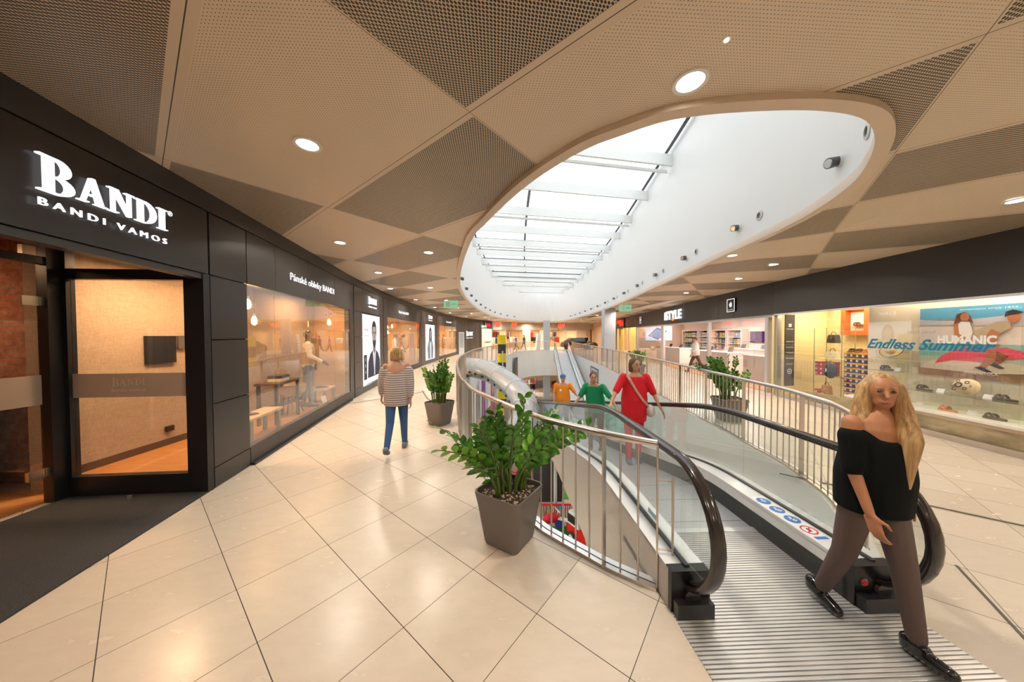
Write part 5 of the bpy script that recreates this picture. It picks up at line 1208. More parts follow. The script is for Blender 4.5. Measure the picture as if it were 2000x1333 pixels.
for x, y in ((-.6, 38.5), (.9, 38.2), (2.4, 38.6), (5.6, 38), (-1.8, 40.5), (0, 41), (1.8, 41.2), (3.6, 41), (5.4, 40.8), (3.0, 43), (.6, 43.2)):
    rack((x, y, LZ), R((k * 37) % 60 - 30), 1.3, 'clothes rack on the lower level, ' + ('front row left end', 'front row second', 'front row third', 'front row right of the pillar', 'second row left end', 'second row second', 'second row third', 'second row fourth', 'second row right end', 'back row right', 'back row left')[k], 'on the lower level', 9, 50 + k, 1.6); k += 1
# shop lamps: pendant bulbs in the suit shop
def pendant(loc, label, zt=2.88, lamp=6):
    root = empty('pendant_lamp', loc, 0, label, 'pendant lamp'); 
    b = MB(); b.cyl((0, 0, .09), (0, 0, zt - loc[2]), .004, n=6); b.build('cord', M_black, root); b = MB(); b.cyl((0, 0, .055), (0, 0, .10), .022, n=12); b.build('socket', M_brass, root)
    b = MB(); b.lathe([(.012, .055), (.034, .02), (.042, -.03), (.038, -.08), (.01, -.105)], n=14); smooth_angle(b.build('bulb', E_bulb, root), 80)
    l = bpy.data.lights.new('pendant_light', 'POINT'); l.energy = lamp; l.color = (1, .55, .22); l.shadow_soft_size = .05; o = bpy.data.objects.new('pendant_light', l); o.location = (loc[0] + .09, loc[1], loc[2] - .05); COL.objects.link(o)
pendant((-4.22, 4.85, 2.37), 'glowing bulb pendant at the left edge of the first window'); pendant((-4.55, 5.35, 2.13), 'glowing bulb pendant lower, second in the first window'); pendant((-4.95, 8.2, 2.22), 'glowing bulb pendant at the right of the first window')
for x, y, z, lb in ((-5.9, 14.3, 2.25, 'upper left bulb of the cluster in the second window'), (-5.9, 14.9, 2.3, 'upper right bulb of the cluster in the second window'), (-5.8, 14.1, 2.0, 'lowest bulb of the cluster in the second window')): pendant((x, y, z), lb, 2.9)
# suit shop display
root = empty('display_table', (-4.75, 6.15, .12), R(101), 'dark narrow table with folded clothes in the first suit shop window', 'table')
b = MB(); b.box(-.45, .45, -.2, .2, .76, .80); b.build('tabletop', M_wood3, root)
for sx, sy in ((-1, -1), (1, -1), (-1, 1), (1, 1)): b = MB(); b.box(sx * .40 - .025, sx * .40 + .025, sy * .15 - .025, sy * .15 + .025, 0, .76); b.build('leg', M_black, root)
for k, (dz, m, lb) in enumerate(((.921, flat('cream_knit', (.72, .62, .46), .9), 'cream folded jumper at the bottom of the pile on the dark table'), (.981, flat('black_knit', (.05, .04, .04), .9), 'black and tan folded jumper on top of the pile'))):
    b = MB(); b.rings([[(x * .17 * 2, y * .13 * 2, z) for x, y, _ in rsq(.5, .15, 0, 4)] for z in (0, .03, .055)]); o = smooth_angle(b.build('folded_jumper', m)); o.location = (-4.76, 6.15, dz); o.rotation_euler = (0, 0, R(101)); tag(o, lb, 'folded clothes')
def bench(loc, rz, L, hgt, label, m=None):
    root = empty('display_bench', loc, rz, label, 'bench'); b = MB(); b.box(-L / 2, L / 2, -.16, .16, hgt - .04, hgt); b.build('seat', m or M_wood2, root)
    for sx in (-1, 1):
        for sy in (-1, 1): b = MB(); b.box(sx * (L / 2 - .06) - .03, sx * (L / 2 - .06) + .03, sy * .11 - .025, sy * .11 + .025, 0, hgt - .04); b.build('leg', flat('grey_green_leg', (.20, .25, .26), .5), root)
bench((-4.35, 5.15, .12), R(101), .9, .40, 'low bench with shoes at the left of the first window'); bench((-4.95, 7.95, .12), R(100), .7, .34, 'small low wooden bench at the right of the first window')
def shoe(loc, rz, m, label=None, parent=None, s=1.0, name='shoe'):
    b = MB(); secs = []
    for t_, w_, h_ in ((-.13, .028, .05), (-.12, .034, .075), (-.05, .034, .07), (0, .036, .06), (.06, .044, .045), (.11, .04, .036), (.145, .02, .022)):
        secs.append([(t_ * s, w_ * s * math.cos(a) if True else 0, max(0, h_ * s * (.5 + .5 * math.sin(a)))) for a in [2 * math.pi * i / 12 for i in range(12)]])
    b.rings(secs); o = smooth_angle(b.build(name, m, parent), 60); o.location = loc; o.rotation_euler = (0, 0, rz)
    if label: tag(o, label, 'shoe')
    return o
shoe((-4.35, 4.95, .521), R(60), c_brn, 'dark shoe lying on the left bench in the first window'); shoe((-4.97, 7.9, .461), R(40), c_brn, 'dark shoe on the small wooden bench in the window')
b = MB(); b.hexa([(-.0, -.09, 0), (0, .09, 0), (-.003, .09, 0), (-.003, -.09, 0), (-.05, -.09, .22), (-.05, .09, .22), (-.053, .09, .22), (-.053, -.09, .22)]); o = b.build('price_sign', M_card); o.location = (-4.62, 7.45, .121); tag(o, 'white price sign on the floor at the right of the first window', 'price sign')
root = empty('lounge_chair', (-4.98, 6.75, .12), R(-20), 'tan leather shell chair behind the mannequin table', 'chair')
b = MB(); b.rings([[(.30 * math.cos(a) * k, .28 * math.sin(a) * k, z + (.10 * max(0, -math.cos(a)) if k > .5 else 0)) for a in [2 * math.pi * i / 20 for i in range(20)]] for k, z in ((.3, .36), (.8, .38), (1, .46), (1.08, .62), (1.05, .63), (.92, .48), (.3, .42))]); smooth_angle(b.build('shell', flat('tan_shell_leather', (.42, .27, .17), .45), root))
b = MB(); b.rings([[(-.28 - .12 * (z - .5) + .0, .20 * math.cos(a) * 1, .72 + .24 * math.sin(a)) for a in [2 * math.pi * i / 18 for i in range(18)]] for z in (.5, .9)]); b.build('backrest', flat('tan_shell_leather', (.42, .27, .17), .45), root)
b = MB()
for a in (45, 135, 225, 315): b.cyl((.1 * math.cos(R(a)), .1 * math.sin(R(a)), .36), (.25 * math.cos(R(a)), .25 * math.sin(R(a)), 0), .012, n=6)
b.build('leg_frame', M_black, root)
# wall panel on the linen wall, floodlit plaques
b = MB(); b.box(-5.43, -5.395, 4.46, 4.86, 1.42, 1.84); tag(b.build('control_panel', M_black), 'square black panel on the linen wall beside the door', 'wall panel')
b = MB(); b.box(-5.43, -5.40, 4.90, 5.0, 1.62, 1.84); tag(b.build('switch_plate', flat('dark_switch', (.10, .09, .08), .4)), 'small grey keypad right of the square black panel', 'keypad')
b = MB(); b.box(-5.43, -5.39, 4.7, 4.8, .34, .42); tag(b.build('wall_socket', M_black), 'small black wall socket low on the linen wall', 'socket')
b = MB(); b.cyl((-4.30, 3.36, 0), (-4.30, 3.36, .05), .018, n=12); tag(b.build('door_stop', M_brass), 'small metal door stop on the dark mat', 'door stop')
# display cabinet edge inside the doorway
root = empty('display_cabinet', (-6.2, 3.1, 0), 0, 'tall wooden display cabinet standing by the brick wall', 'cabinet')
b = MB(); b.box(-.9, -.02, 0, .5, .0, 1.5); b.build('body', flat('honey_wood', (.50, .27, .12), .5), root); b = MB(); b.box(-.03, .0, .0, .5, 0, 1.52); b.build('edge_post', M_alu, root)
# totem, exit signs
root = empty('info_totem', (-3.72, 22.3, 0), R(10), 'slim white information totem standing by the far left windows', 'totem')
b = MB(); b.box(-.20, .20, -.06, .06, 0, 2.05); b.build('body', M_white, root); b = MB(); b.box(-.14, .14, -.065, -.06, .9, 1.95); b.build('map_face', flat('map_grey', (.55, .60, .60), .4), root)
root = empty('hanging_stand', (3.0, 35.9, 0), R(15), 'white and red angular poster stand left of the slim far pillar', 'poster stand')
b = MB(); b.hexa([(-.25, -.3, 0), (.25, -.3, 0), (.25, .3, 0), (-.25, .3, 0), (.0, -.3, 2.0), (.35, -.3, 1.8), (.35, .3, 1.8), (.0, .3, 2.0)]); b.build('body', M_white, root); b = MB(); b.box(.255, .27, -.28, .28, .2, 1.2); b.build('dark_face', M_char, root)
def exitsign(x, y, z, rz, label):
    root = empty('exit_sign', (x, y, z), rz, label, 'exit sign'); b = MB(); b.box(-.32, .32, -.02, .02, -.17, .17); b.build('panel', emi('pale_exit_green', (.22, .55, .30), .8), root)
    b = MB(); b.cyl((-.2, 0, .17), (-.2, 0, ZC - z), .008, n=6); b.cyl((.2, 0, .17), (.2, 0, ZC - z), .008, n=6); b.build('rods', M_alu, root)
    b = MB(); b.box(-.22, -.05, -.024, -.021, -.1, .1); b.box(.02, .2, -.024, -.021, -.02, .02); b.plate([(.16, -.0245, -.06), (.26, -.0245, 0), (.16, -.0245, .06)], (0, -1, 0), .001); b.build('pictogram', flat('sign_white', (.8, .9, .82), .5), root)
exitsign(-2.75, 13.7, 3.22, R(4), 'pale green hanging exit sign above the left walkway'); exitsign(5.9, 15.8, 3.2, R(0), 'pale green hanging exit sign by the iSTYLE fascia')
exitsign(-3.1, 33.5, 2.75, R(20), 'small green exit sign over the far left service door')
# ================================================================ people
def caps(b, p0, p1, r0, r1, n=12, flat_=1.0):
    p0, p1 = Vector(p0), Vector(p1); d = p1 - p0; L = d.length
    if L < 1e-5: return b.ell(p0, r0, r0, r0, n, 8)
    d.normalize(); a = d.orthogonal().normalized(); c = d.cross(a); rr = []
    for k in range(5):
        t = -math.pi / 2 + math.pi / 2 * k / 4; rr.append((p0 + d * r0 * math.sin(t), max(r0 * math.cos(t), r0 * .03)))
    for k in range(5):
        t = math.pi / 2 * k / 4; rr.append((p1 + d * r1 * math.sin(t), max(r1 * math.cos(t), r1 * .03)))
    return b.rings([[p + (a * math.cos(2 * math.pi * i / n) + c * math.sin(2 * math.pi * i / n)) * r for i in range(n)] for p, r in rr])
def fuse(b, name, m, parent, vox, smooth=6):
    """join overlapping closed forms into one continuous skin"""
    o = b.build(name, m, None)
    md = o.modifiers.new('r', 'REMESH'); md.mode = 'VOXEL'; md.voxel_size = vox
    ms = o.modifiers.new('s', 'SMOOTH'); ms.iterations = smooth; ms.factor = .5
    dg = bpy.context.evaluated_depsgraph_get(); me = bpy.data.meshes.new_from_object(o.evaluated_get(dg)); old = o.data
    o.modifiers.clear(); o.data = me; bpy.data.meshes.remove(old)
    for p in me.polygons: p.use_smooth = True
    o.parent = parent; return o
def rx(v, a): return Matrix.Rotation(a, 3, 'X') @ v
def figure(name, loc, yaw, label, cat='person', h=1.7, legs=((15, 5), (-15, 20)), arms=((10, 8, 15), (-10, 8, 15)), lean=3, turn=0, skin=None, top=None, sleeve=1.0, topdrop=.0, loose=.018,
           bottom=None, blegs=1.0, shoes=None, hair=None, hairstyle='short', vox=.014, fingers=False, offshoulder=False, wide=1.0, skirt=False, group=None):
    s = h / 1.7; root = empty(name, loc, yaw, label, cat, group)
    J = {}
    lr = R(lean)
    def up(x, y, z):    # torso point, leaning about the hips
        v = Vector((x, y, z - .92)); v = rx(v, -lr); return (v + Vector((0, 0, .92))) * s
    for i, sd in enumerate((1, -1)):
        fw, kn = map(R, legs[i]); hip = Vector((sd * .09, 0, .90)); kd = rx(Vector((0, 0, -1)), fw); knee = hip + kd * .43; ad = rx(kd, -kn); ank = knee + ad * .41
        fd = rx(Vector((0, 1, 0)), (fw - kn) * .55); J[sd, 'hip'], J[sd, 'knee'], J[sd, 'ank'] = hip, knee, ank
        J[sd, 'heel'] = ank + ad * .045 - fd * .045; J[sd, 'toe'] = ank + ad * .055 + fd * .128
        fw2, out, el = map(R, arms[i]); sh = Vector((sd * .175 * wide, 0, 1.40)); a = rx(Vector((sd * math.sin(out), 0, -math.cos(out))), fw2); elb = sh + a * .29; f = rx(a, el); f = (f + Vector((-sd * .12, 0, 0))).normalized(); wr = elb + f * .25
        J[sd, 'sh'], J[sd, 'el'], J[sd, 'wr'], J[sd, 'hd'] = sh, elb, wr, f
    low = min(min(J[sd, 'heel'].z, J[sd, 'toe'].z) for sd in (1, -1)) - .028; dz = Vector((0, 0, -low))
    def T(v):       # arm joints follow the lean
        return up(v.x, v.y, v.z) + dz * s
    def Lg(v): return (v + dz) * s
    # body
    b = MB(); dzz = dz.z * s
    def E(c, a_, b_, c_, sc=1.0): p = up(*c); p.z += dzz; b.ell(p, a_ * s * sc, b_ * s * sc, c_ * s * sc, 14, 10)
    def torso(bb, g, zlo=.86, neck=True, zt=1.44):
        prof = [(z, w_, d_) for z, w_, d_ in ((.80, .13, .10), (.88, .165, .115), (.95, .160, .11), (1.05, .135, .095), (1.15, .135, .10), (1.27, .155, .112), (1.36, .165 * wide, .10), (1.42, .13 * wide, .08), (1.47, .065, .06)) if zlo - .001 <= z <= zt + .001]
        rr = []
        for z, w_, d_ in prof:
            c = up(0, 0, z); c.z += dzz; rr.append([c + Vector(((w_ + g) * s * math.cos(a), (d_ + g) * s * math.sin(a), 0)) for a in [2 * math.pi * i / 18 for i in range(18)]])
        bb.rings(rr)
    torso(b, 0, .80, zt=1.47)
    hc = up(0, .01, 1.60); hc.z += dzz; tz = Matrix.Rotation(R(turn), 3, 'Z')
    def hp(x, y, z): return hc + (tz @ Vector((x, y, z))) * s
    nk = up(0, -.005, 1.45); nk.z += dzz; caps(b, nk, hp(0, -.01, -.06), .052 * s, .048 * s)
    b.ell(hp(0, -.005, .015), .073 * s, .092 * s, .098 * s, 16, 12, tz); b.ell(hp(0, .02, -.045), .052 * s, .062 * s, .066 * s, 14, 10, tz)
    caps(b, hp(0, .088, .012), hp(0, .105, -.022), .009 * s, .013 * s, 8)          # nose
    caps(b, hp(-.018, .079, -.055), hp(.018, .079, -.055), .008 * s, .008 * s, 8)   # lips
    for sd in (1, -1):
        b.ell(hp(sd * .074, -.005, -.0), .010 * s, .018 * s, .028 * s, 8, 6, tz)
        caps(b, Lg(J[sd, 'hip']), Lg(J[sd, 'knee']), .085 * s, .055 * s); caps(b, Lg(J[sd, 'knee']), Lg(J[sd, 'ank']), .054 * s, .034 * s); caps(b, Lg(J[sd, 'heel']), Lg(J[sd, 'toe']), .030 * s, .024 * s)
        caps(b, T(J[sd, 'sh']), T(J[sd, 'el']), .050 * s, .038 * s); caps(b, T(J[sd, 'el']), T(J[sd, 'wr']), .037 * s, .025 * s)
        w_ = T(J[sd, 'wr']); f = rx(J[sd, 'hd'], -lr).normalized(); acr = Vector((0, 1, 0)) - f * f.y; acr = acr.normalized() if acr.length > .1 else Vector((1, 0, 0)); inn = f.cross(acr).normalized()
        if inn.x * sd > 0: inn = -inn
        pm = w_ + f * .065 * s
        b.obox(pm, acr * .036 * s, f * .048 * s, inn * .012 * s)
        for k, (o_, ln) in enumerate(((.028, .070), (.010, .080), (-.010, .075), (-.028, .058))):
            p0 = pm + f * .040 * s + acr * o_ * s; p1 = p0 + (f * .9 + inn * .22).normalized() * ln * .55 * s; p2 = p1 + (f * .65 + inn * .75).normalized() * ln * .5 * s
            r_ = .0095 if not fingers else .0085
            caps(b, p0, p1, r_ * s, r_ * s * .95, 8); caps(b, p1, p2, r_ * s * .95, r_ * s * .8, 8)
        t0 = w_ + f * .035 * s + acr * .034 * s; t1 = t0 + (f * .6 + acr * .7 + inn * .25).normalized() * .04 * s; caps(b, t0, t1, .011 * s, .010 * s, 8); caps(b, t1, t1 + (f * .9 + inn * .3).normalized() * .03 * s, .010 * s, .008 * s, 8)
    body = fuse(b, 'body', skin, root, vox * s if not fingers else .007, 4)
    for sd in (1, -1):
        e = MB(); e.ell(hp(sd * .030, .083, .014), .0125 * s, .008 * s, .0085 * s, 8, 6, tz); e.build('eye', flat('eye_dark', (.03, .02, .02), .2), root)
        e = MB(); caps(e, hp(sd * .018, .088, .036), hp(sd * .045, .078, .036), .004 * s, .003 * s, 6); e.build('eyebrow', hair or flat('eye_dark', (.03, .02, .02), .2), root)
    e = MB(); e.ell(hp(0, .086, -.054), .020 * s, .006 * s, .007 * s, 10, 6, tz); e.build('lips', flat('lip_colour', (.42, .12, .10), .45), root)
    # trousers
    if bottom:
        b = MB(); torso(b, .012, .80, zt=1.05)
        for sd in (1, -1):
            caps(b, Lg(J[sd, 'hip']), Lg(J[sd, 'knee']), .095 * s, .066 * s); e_ = J[sd, 'knee'].lerp(J[sd, 'ank'], blegs); caps(b, Lg(J[sd, 'knee']), Lg(e_), .065 * s, .047 * s)
        fuse(b, 'trousers', bottom, root, vox, 5)
    if top:
        b = MB(); torso(b, loose, .88 if not topdrop else .80, zt=1.27 if offshoulder else 1.42)
        if topdrop:
            rr = []
            for k, (z, g) in enumerate(((.92 - topdrop, .05), (.95 - topdrop * .5, .055), (1.05, .06), (1.2, .04), (1.3, .02))):
                c = up(0, 0, z); c.z += dzz; rr.append([c + Vector(((.15 + g) * s * math.cos(a), (.11 + g) * s * math.sin(a), 0)) for a in [2 * math.pi * i / 18 for i in range(18)]])
            b.rings(rr)
        for sd in (1, -1):
            st_ = J[sd, 'sh'].lerp(J[sd, 'el'], .30 if offshoulder else 0)
            e_ = J[sd, 'sh'].lerp(J[sd, 'el'], min(sleeve, 1)); caps(b, T(st_), T(e_), (.055 + loose) * s, (.043 + loose) * s)
            if offshoulder: caps(b, T(st_), up(sd * .08, 0, 1.30) + Vector((0, 0, dzz)), .06 * s, .09 * s)
            if sleeve > 1: caps(b, T(J[sd, 'el']), T(J[sd, 'el'].lerp(J[sd, 'wr'], sleeve - 1)), (.043 + loose) * s, (.03 + loose * .8) * s)
        fuse(b, 'top', top, root, vox, 6)
    if shoes:
        for sd in (1, -1):
            b = MB(); hl, to = Lg(J[sd, 'heel']), Lg(J[sd, 'toe']); caps(b, hl, to, .043 * s, .038 * s); caps(b, hl + Vector((0, 0, .03)), hl.lerp(to, .35) + Vector((0, 0, .03)), .045 * s, .038 * s)
            fuse(b, 'shoe', shoes, root, vox * .8, 3)
    if hair:
        b = MB(); b.ell(hp(0, -.022, .035), .084 * s, .092 * s, .092 * s, 16, 12, tz)
        if hairstyle == 'bob':
            for sd in (1, -1): caps(b, hp(sd * .06, -.03, .03), hp(sd * .075, -.02, -.085), .04 * s, .03 * s)
            b.ell(hp(0, -.055, -.03), .085 * s, .05 * s, .09 * s, 14, 10, tz)
        if hairstyle == 'long':
            for sd, dn in ((1, .30), (-1, .48)):
                q0, q1, q2, q3 = hp(sd * .062, -.005, .03), hp(sd * .09, .01, -.12), hp(sd * .105, .06, -.28), hp(sd * .085, .085, -.08 - dn)
                caps(b, q0, q1, .042 * s, .048 * s); caps(b, q1, q2, .048 * s, .055 * s); caps(b, q2, q3, .055 * s, .022 * s)
            for dx in (-.05, 0, .05): caps(b, hp(dx, -.06, .0), hp(dx * 1.4, -.075, -.22), .05 * s, .055 * s); caps(b, hp(dx * 1.4, -.075, -.22), hp(dx * 1.2, -.06, -.46), .055 * s, .02 * s)
        fuse(b, 'hair', hair, root, vox * .8, 5)
    return root, hp, T, up, dzz, s
SKIN = flat('skin', (.58, .31, .19), .5); SKIN_T = flat('tanned_skin', (.46, .20, .10), .5)
M_blond = mat('blond_hair', (.45, .26, .09), .5); t = NT(M_blond); _o, _P = t.obj(); t.col(t.mix(t.ramp(t.noise(_P, 30, 4, .6, (2, 2, .12)), .35, .7), (.28, .14, .05), (.66, .44, .19)))
M_stripe = mat('striped_knit', (.5, .4, .4), .85); t = NT(M_stripe); (x_, y_, z_), _P = t.obj(); _f = t.m('FRACT', t.m('ADD', t.m('DIVIDE', z_, .034), t.m('MULTIPLY', t.noise(_P, 3, 2), .5))); t.col(t.mix(t.ramp(_f, .45, .6), (.66, .60, .57), (.27, .20, .20)))
M_jean = flat('blue_denim', (.035, .10, .26), .8); M_blkcloth = flat('black_fabric', (.004, .005, .005), .9, spec=.2); M_brnleg = flat('brown_grey_leggings', (.115, .075, .065), .7); M_patent = flat('black_patent_leather', (.008, .008, .009), .12, spec=.8)
M_redc = flat('red_fabric', (.72, .005, .02), .7); M_greenc = flat('green_fabric', (.0, .28, .11), .7); M_orangec = flat('orange_fabric', (.85, .27, .01), .7); M_greyshoe = flat('grey_sneaker', (.16, .18, .22), .6)
M_brnhair = flat('brown_hair', (.12, .06, .03), .6); M_dktr = flat('dark_trousers', (.05, .045, .05), .8); M_whc = flat('white_shirt_fabric', (.70, .69, .70), .7)
# woman leaving the walk in the foreground
root, hp, T, up, dzz, s = figure('person', (2.19, 1.82, .008), R(180 + 2), 'person with long blond hair, black off-shoulder top and black shoes, leaving the walkway', h=1.565, legs=((-11, 10), (13, 3)), arms=((8, 5, 14), (-4, 5, 12)),
    lean=2, turn=-38, skin=SKIN_T, top=M_blkcloth, sleeve=.98, loose=.014, topdrop=.10, bottom=M_brnleg, blegs=.92, shoes=M_patent, hair=M_blond, hairstyle='long', vox=.011, fingers=True, offshoulder=True)
# woman in stripes walking away
figure('person', (-1.83, 4.78, 0), R(10), 'person in striped off-shoulder jumper and blue jeans walking away on the left', h=1.63, legs=((12, 3), (-14, 24)), arms=((-14, 9, 12), (12, 14, 14)), lean=2, turn=6,
    skin=SKIN, top=M_stripe, sleeve=1.75, loose=.03, topdrop=.16, bottom=M_jean, blegs=.97, shoes=M_greyshoe, hair=M_blond, hairstyle='bob', vox=.013, offshoulder=True)
def wz(y):      # tread height of the near walk at world y
    l = y - 1.70; return 0 if l < 1.4 else -(l - 1.85) * SL
# riders
root, hp, T, up, dzz, s = figure('person', (2.02, 5.0, wz(5.0) + .01), R(172), 'person in red with a pale shoulder bag strap riding the near walkway', h=1.70, legs=((4, 2), (-4, 4)), arms=((25, 30, 30), (10, 24, 22)), lean=4, turn=25,
    skin=SKIN, top=M_redc, sleeve=.9, loose=.016, topdrop=.25, bottom=M_redc, shoes=M_greyshoe, hair=M_brnhair, hairstyle='bob', vox=.016)
b = MB(); b.tube([up(*q) + Vector((0, 0, dzz)) for q in ((.13, .05, 1.44), (.10, .135, 1.38), (.0, .165, 1.2), (-.10, .165, 1.05), (-.19, .08, .95))], .022, 6); b.build('bag_strap', flat('pale_pink_strap', (.72, .36, .30), .6), root)
b = MB(); b.ell(up(-.24, .05, .86) + Vector((0, 0, dzz)), .07, .13, .10); smooth_angle(b.build('shoulder_bag', flat('pale_bag', (.70, .62, .58), .6), root))
figure('person', (1.72, 6.2, wz(6.2) + .01), R(150), 'person in a green top leaning on the handrail behind the person in red', h=1.62, legs=((6, 2), (-6, 6)), arms=((30, 25, 40), (35, 40, 20)), lean=16, turn=20, skin=SKIN, top=M_greenc, sleeve=.8, loose=.018, topdrop=.12, bottom=M_dktr, shoes=M_greyshoe, hair=M_brnhair, vox=.016)
root, hp, T, up, dzz, s = figure('person', (1.52, 9.0, wz(9.0) + .01), R(168), 'man in an orange T-shirt and blue cap standing farthest down the near walkway', h=1.76, legs=((3, 2), (-3, 3)), arms=((12, 10, 20), (20, 34, 62)), lean=3, turn=15, skin=SKIN, top=M_orangec, sleeve=.7, loose=.016, topdrop=.06, bottom=M_dktr, shoes=M_greyshoe, hair=M_brnhair, vox=.016, wide=1.1)
b = MB(); b.ell(hp(0, -.01, .06), .088, .10, .065, 14, 8); b.ell(hp(0, .10, .045), .06, .06, .01, 12, 5); smooth_angle(b.build('cap', flat('blue_cap', (.03, .16, .45), .6), root))
b = MB(); p_ = up(.06, .145, 1.28) + Vector((0, 0, dzz)); b.ell(p_, .035, .012, .035, 12, 6); b.build('chest_logo', M_white, root)
figure('person', (8.75, 14.4, .013), R(70), 'person in white shirt and dark trousers walking inside the electronics shop', h=1.7, legs=((24, 8), (-22, 20)), arms=((-18, 6, 12), (16, 6, 14)), skin=SKIN, top=M_whc, sleeve=1.4, loose=.03, topdrop=.05, bottom=flat('brown_trousers', (.12, .07, .055), .8), shoes=M_greyshoe, hair=M_brnhair, vox=.02)
figure('person', (8.9, 36.2, 0), R(120), 'person dressed in black standing by the dark car at the far end', h=1.75, skin=SKIN, top=M_blkcloth, bottom=M_blkcloth, shoes=M_blkcloth, hair=M_brnhair, vox=.035)
figure('person', (.5, 38.0, 0), R(80), 'person in a blue shirt walking before the far clothes shop', h=1.72, skin=SKIN, top=flat('blue_shirt', (.02, .06, .42), .7), bottom=M_dktr, shoes=M_blkcloth, hair=M_brnhair, vox=.035)
figure('person', (1.5, 38.2, 0), R(-70), 'person in dark clothes right of the blue-shirted person at the far shop', h=1.78, skin=SKIN, top=flat('dark_shirt', (.03, .05, .07), .7), bottom=M_dktr, shoes=M_blkcloth, hair=M_brnhair, vox=.035)
# mannequins
M_manq = flat('black_glossy_mannequin', (.02, .015, .012), .15, spec=.8)
root, hp, T, up, dzz, s = figure('mannequin', (-4.93, 7.30, .12), R(-55), 'black-headed mannequin in cream shirt, tan waistcoat and jeans in the first window', 'mannequin', h=1.80, legs=((4, 2), (-5, 3)), arms=((6, 22, 55), (4, 24, 18)), lean=0, skin=M_manq,
    top=flat('cream_shirt', (.78, .70, .58), .8), sleeve=1.95, loose=.016, bottom=flat('faded_jeans', (.16, .22, .32), .8), shoes=c_brn, vox=.013, wide=1.08)
b = MB(); rr = []
for z, w_, d_ in ((.96, .185, .135), (1.08, .165, .125), (1.22, .175, .13), (1.34, .165, .12), (1.41, .12, .10)):
    c = up(0, 0, z); c.z += dzz; rr.append([c + Vector(((w_ + .012) * s * math.cos(a), (d_ + .006) * s * math.sin(a), 0)) for a in [2 * math.pi * i / 20 for i in range(20)]])
b.rings(rr); smooth_angle(b.build('waistcoat', flat('tan_waistcoat', (.52, .38, .20), .8), root), 60)
for k, (x, y, c_, lb) in enumerate(((-6.0, 15.4, M_whc, 'mannequin in white in the middle of the second window'), (-5.9, 16.3, flat('light_suit', (.5, .45, .4), .8), 'mannequin in a light suit right of the white one, second window'), (-6.0, 24.5, M_whc, 'mannequin in the third window, white shirt'), (-6.0, 26.3, flat('brown_suit', (.2, .12, .08), .8), 'mannequin in brown at the right of the third window'))):
    figure('mannequin', (x, y, .1), R(-70), lb, 'mannequin', h=1.78, legs=((4, 2), (-4, 3)), arms=((5, 9, 14), (-4, 9, 12)), skin=M_manq, top=c_, sleeve=1.9, bottom=M_dktr, shoes=M_blkcloth, vox=.022)

# ================================================================ play area and slides below
def tubeslide(path, r, label, mt, nr=8, rib=M_alu, lower=None):
    P = catmull(path, 7); root = empty('tube_slide', P[0], 0, label, 'slide'); P = [p - P[0] for p in P]
    N = 20
    def half(a0, a1, rr_, nn): return [(rr_ * math.cos(R(lerp(a0, a1, i / nn))), rr_ * math.sin(R(lerp(a0, a1, i / nn)))) for i in range(nn + 1)]
    for nm, a0, a1, m in (('clear_top', -5, 185, mt), ('trough', 180, 360, lower or mt)):
        o_, i_ = half(a0, a1, r, 12), half(a0, a1, r - .012, 12); b = MB(); b.sweep(P, o_ + i_[::-1]); smooth_angle(b.build(nm, m, root), 50)
    for k in range(0, len(P), max(1, len(P) // nr)):
        i = min(k, len(P) - 2); d = (P[i + 1] - P[i]).normalized(); sd = d.cross(Z).normalized(); u2 = sd.cross(d)
        b = MB(); b.tube([P[i] + (sd * math.cos(2 * math.pi * j / 20) + u2 * math.sin(2 * math.pi * j / 20)) * (r + .005) for j in range(20)], .016, 6, closed=True, up=d); b.build('joint_ring', rib, root)
    return root, P
rt, P = tubeslide([(-2.3, 13.2, .45), (-1.5, 13.0, .40), (-.7, 12.3, .22), (-.05, 11.2, -.05), (.35, 10.2, -.35), (.38, 9.4, -.75), (.0, 8.9, -1.3), (-.6, 9.1, -1.9), (-1.0, 9.9, -2.6), (-.8, 10.8, -3.4)], .43, 'steel and clear plastic tube slide curving out from the left side of the void', M_tube, 8, M_alu, flat('slide_steel', (.50, .48, .45), .22, metal=.9))
b = MB()
for k in range(3, len(P) - 3, 3):
    d = (P[k + 1] - P[k - 1]).normalized(); sd = d.cross(Z).normalized(); u2 = sd.cross(d); b.obox(P[k] - u2 * .15 + (-sd if sd.y > 0 else sd) * .415, d * .05, u2 * .035, sd * .012)
b.build('window_squares', M_char, rt)
tubeslide([(3.0, 10.6, -.5), (3.35, 9.7, -1.0), (3.1, 8.9, -1.5), (2.95, 9.3, -2.1), (3.3, 10.1, -2.7), (3.7, 9.5, -3.3), (3.5, 8.8, -3.9), (3.2, 8.2, -4.6)], .36, 'green-tinted spiral tube slide behind the near walkway glass', M_tubeg, 22, flat('slide_rib_green', (.25, .50, .40), .3))
M_yf, M_bf = flat('yellow_foam', (.88, .72, .01), .6), flat('black_foam', (.05, .05, .055), .6)
def stripecol(x, y, r, z0, z1, label, seg=.30):
    root = empty('padded_column', (x, y, z0), 0, label, 'column'); z = 0; k = 0; H_ = z1 - z0
    ya, bl_ = MB(), MB()
    while z < H_ - .01:
        t_ = min(z + seg, H_); (ya if k % 2 == 0 else bl_).cyl((0, 0, H_ - z), (0, 0, H_ - t_), r + (.004 if k % 2 == 0 else 0), n=20); z = t_; k += 1
    smooth_angle(ya.build('yellow_padding', M_yf, root)); smooth_angle(bl_.build('black_padding', M_bf, root)); return root
c1 = stripecol(-.47, 14.0, .19, LZ, 1.82, 'tall yellow and black striped padded column beside the tube slide', .42)
stripecol(2.95, 11.4, .2, LZ, -.7, 'yellow and black striped column seen through the near walkway glass', .36)
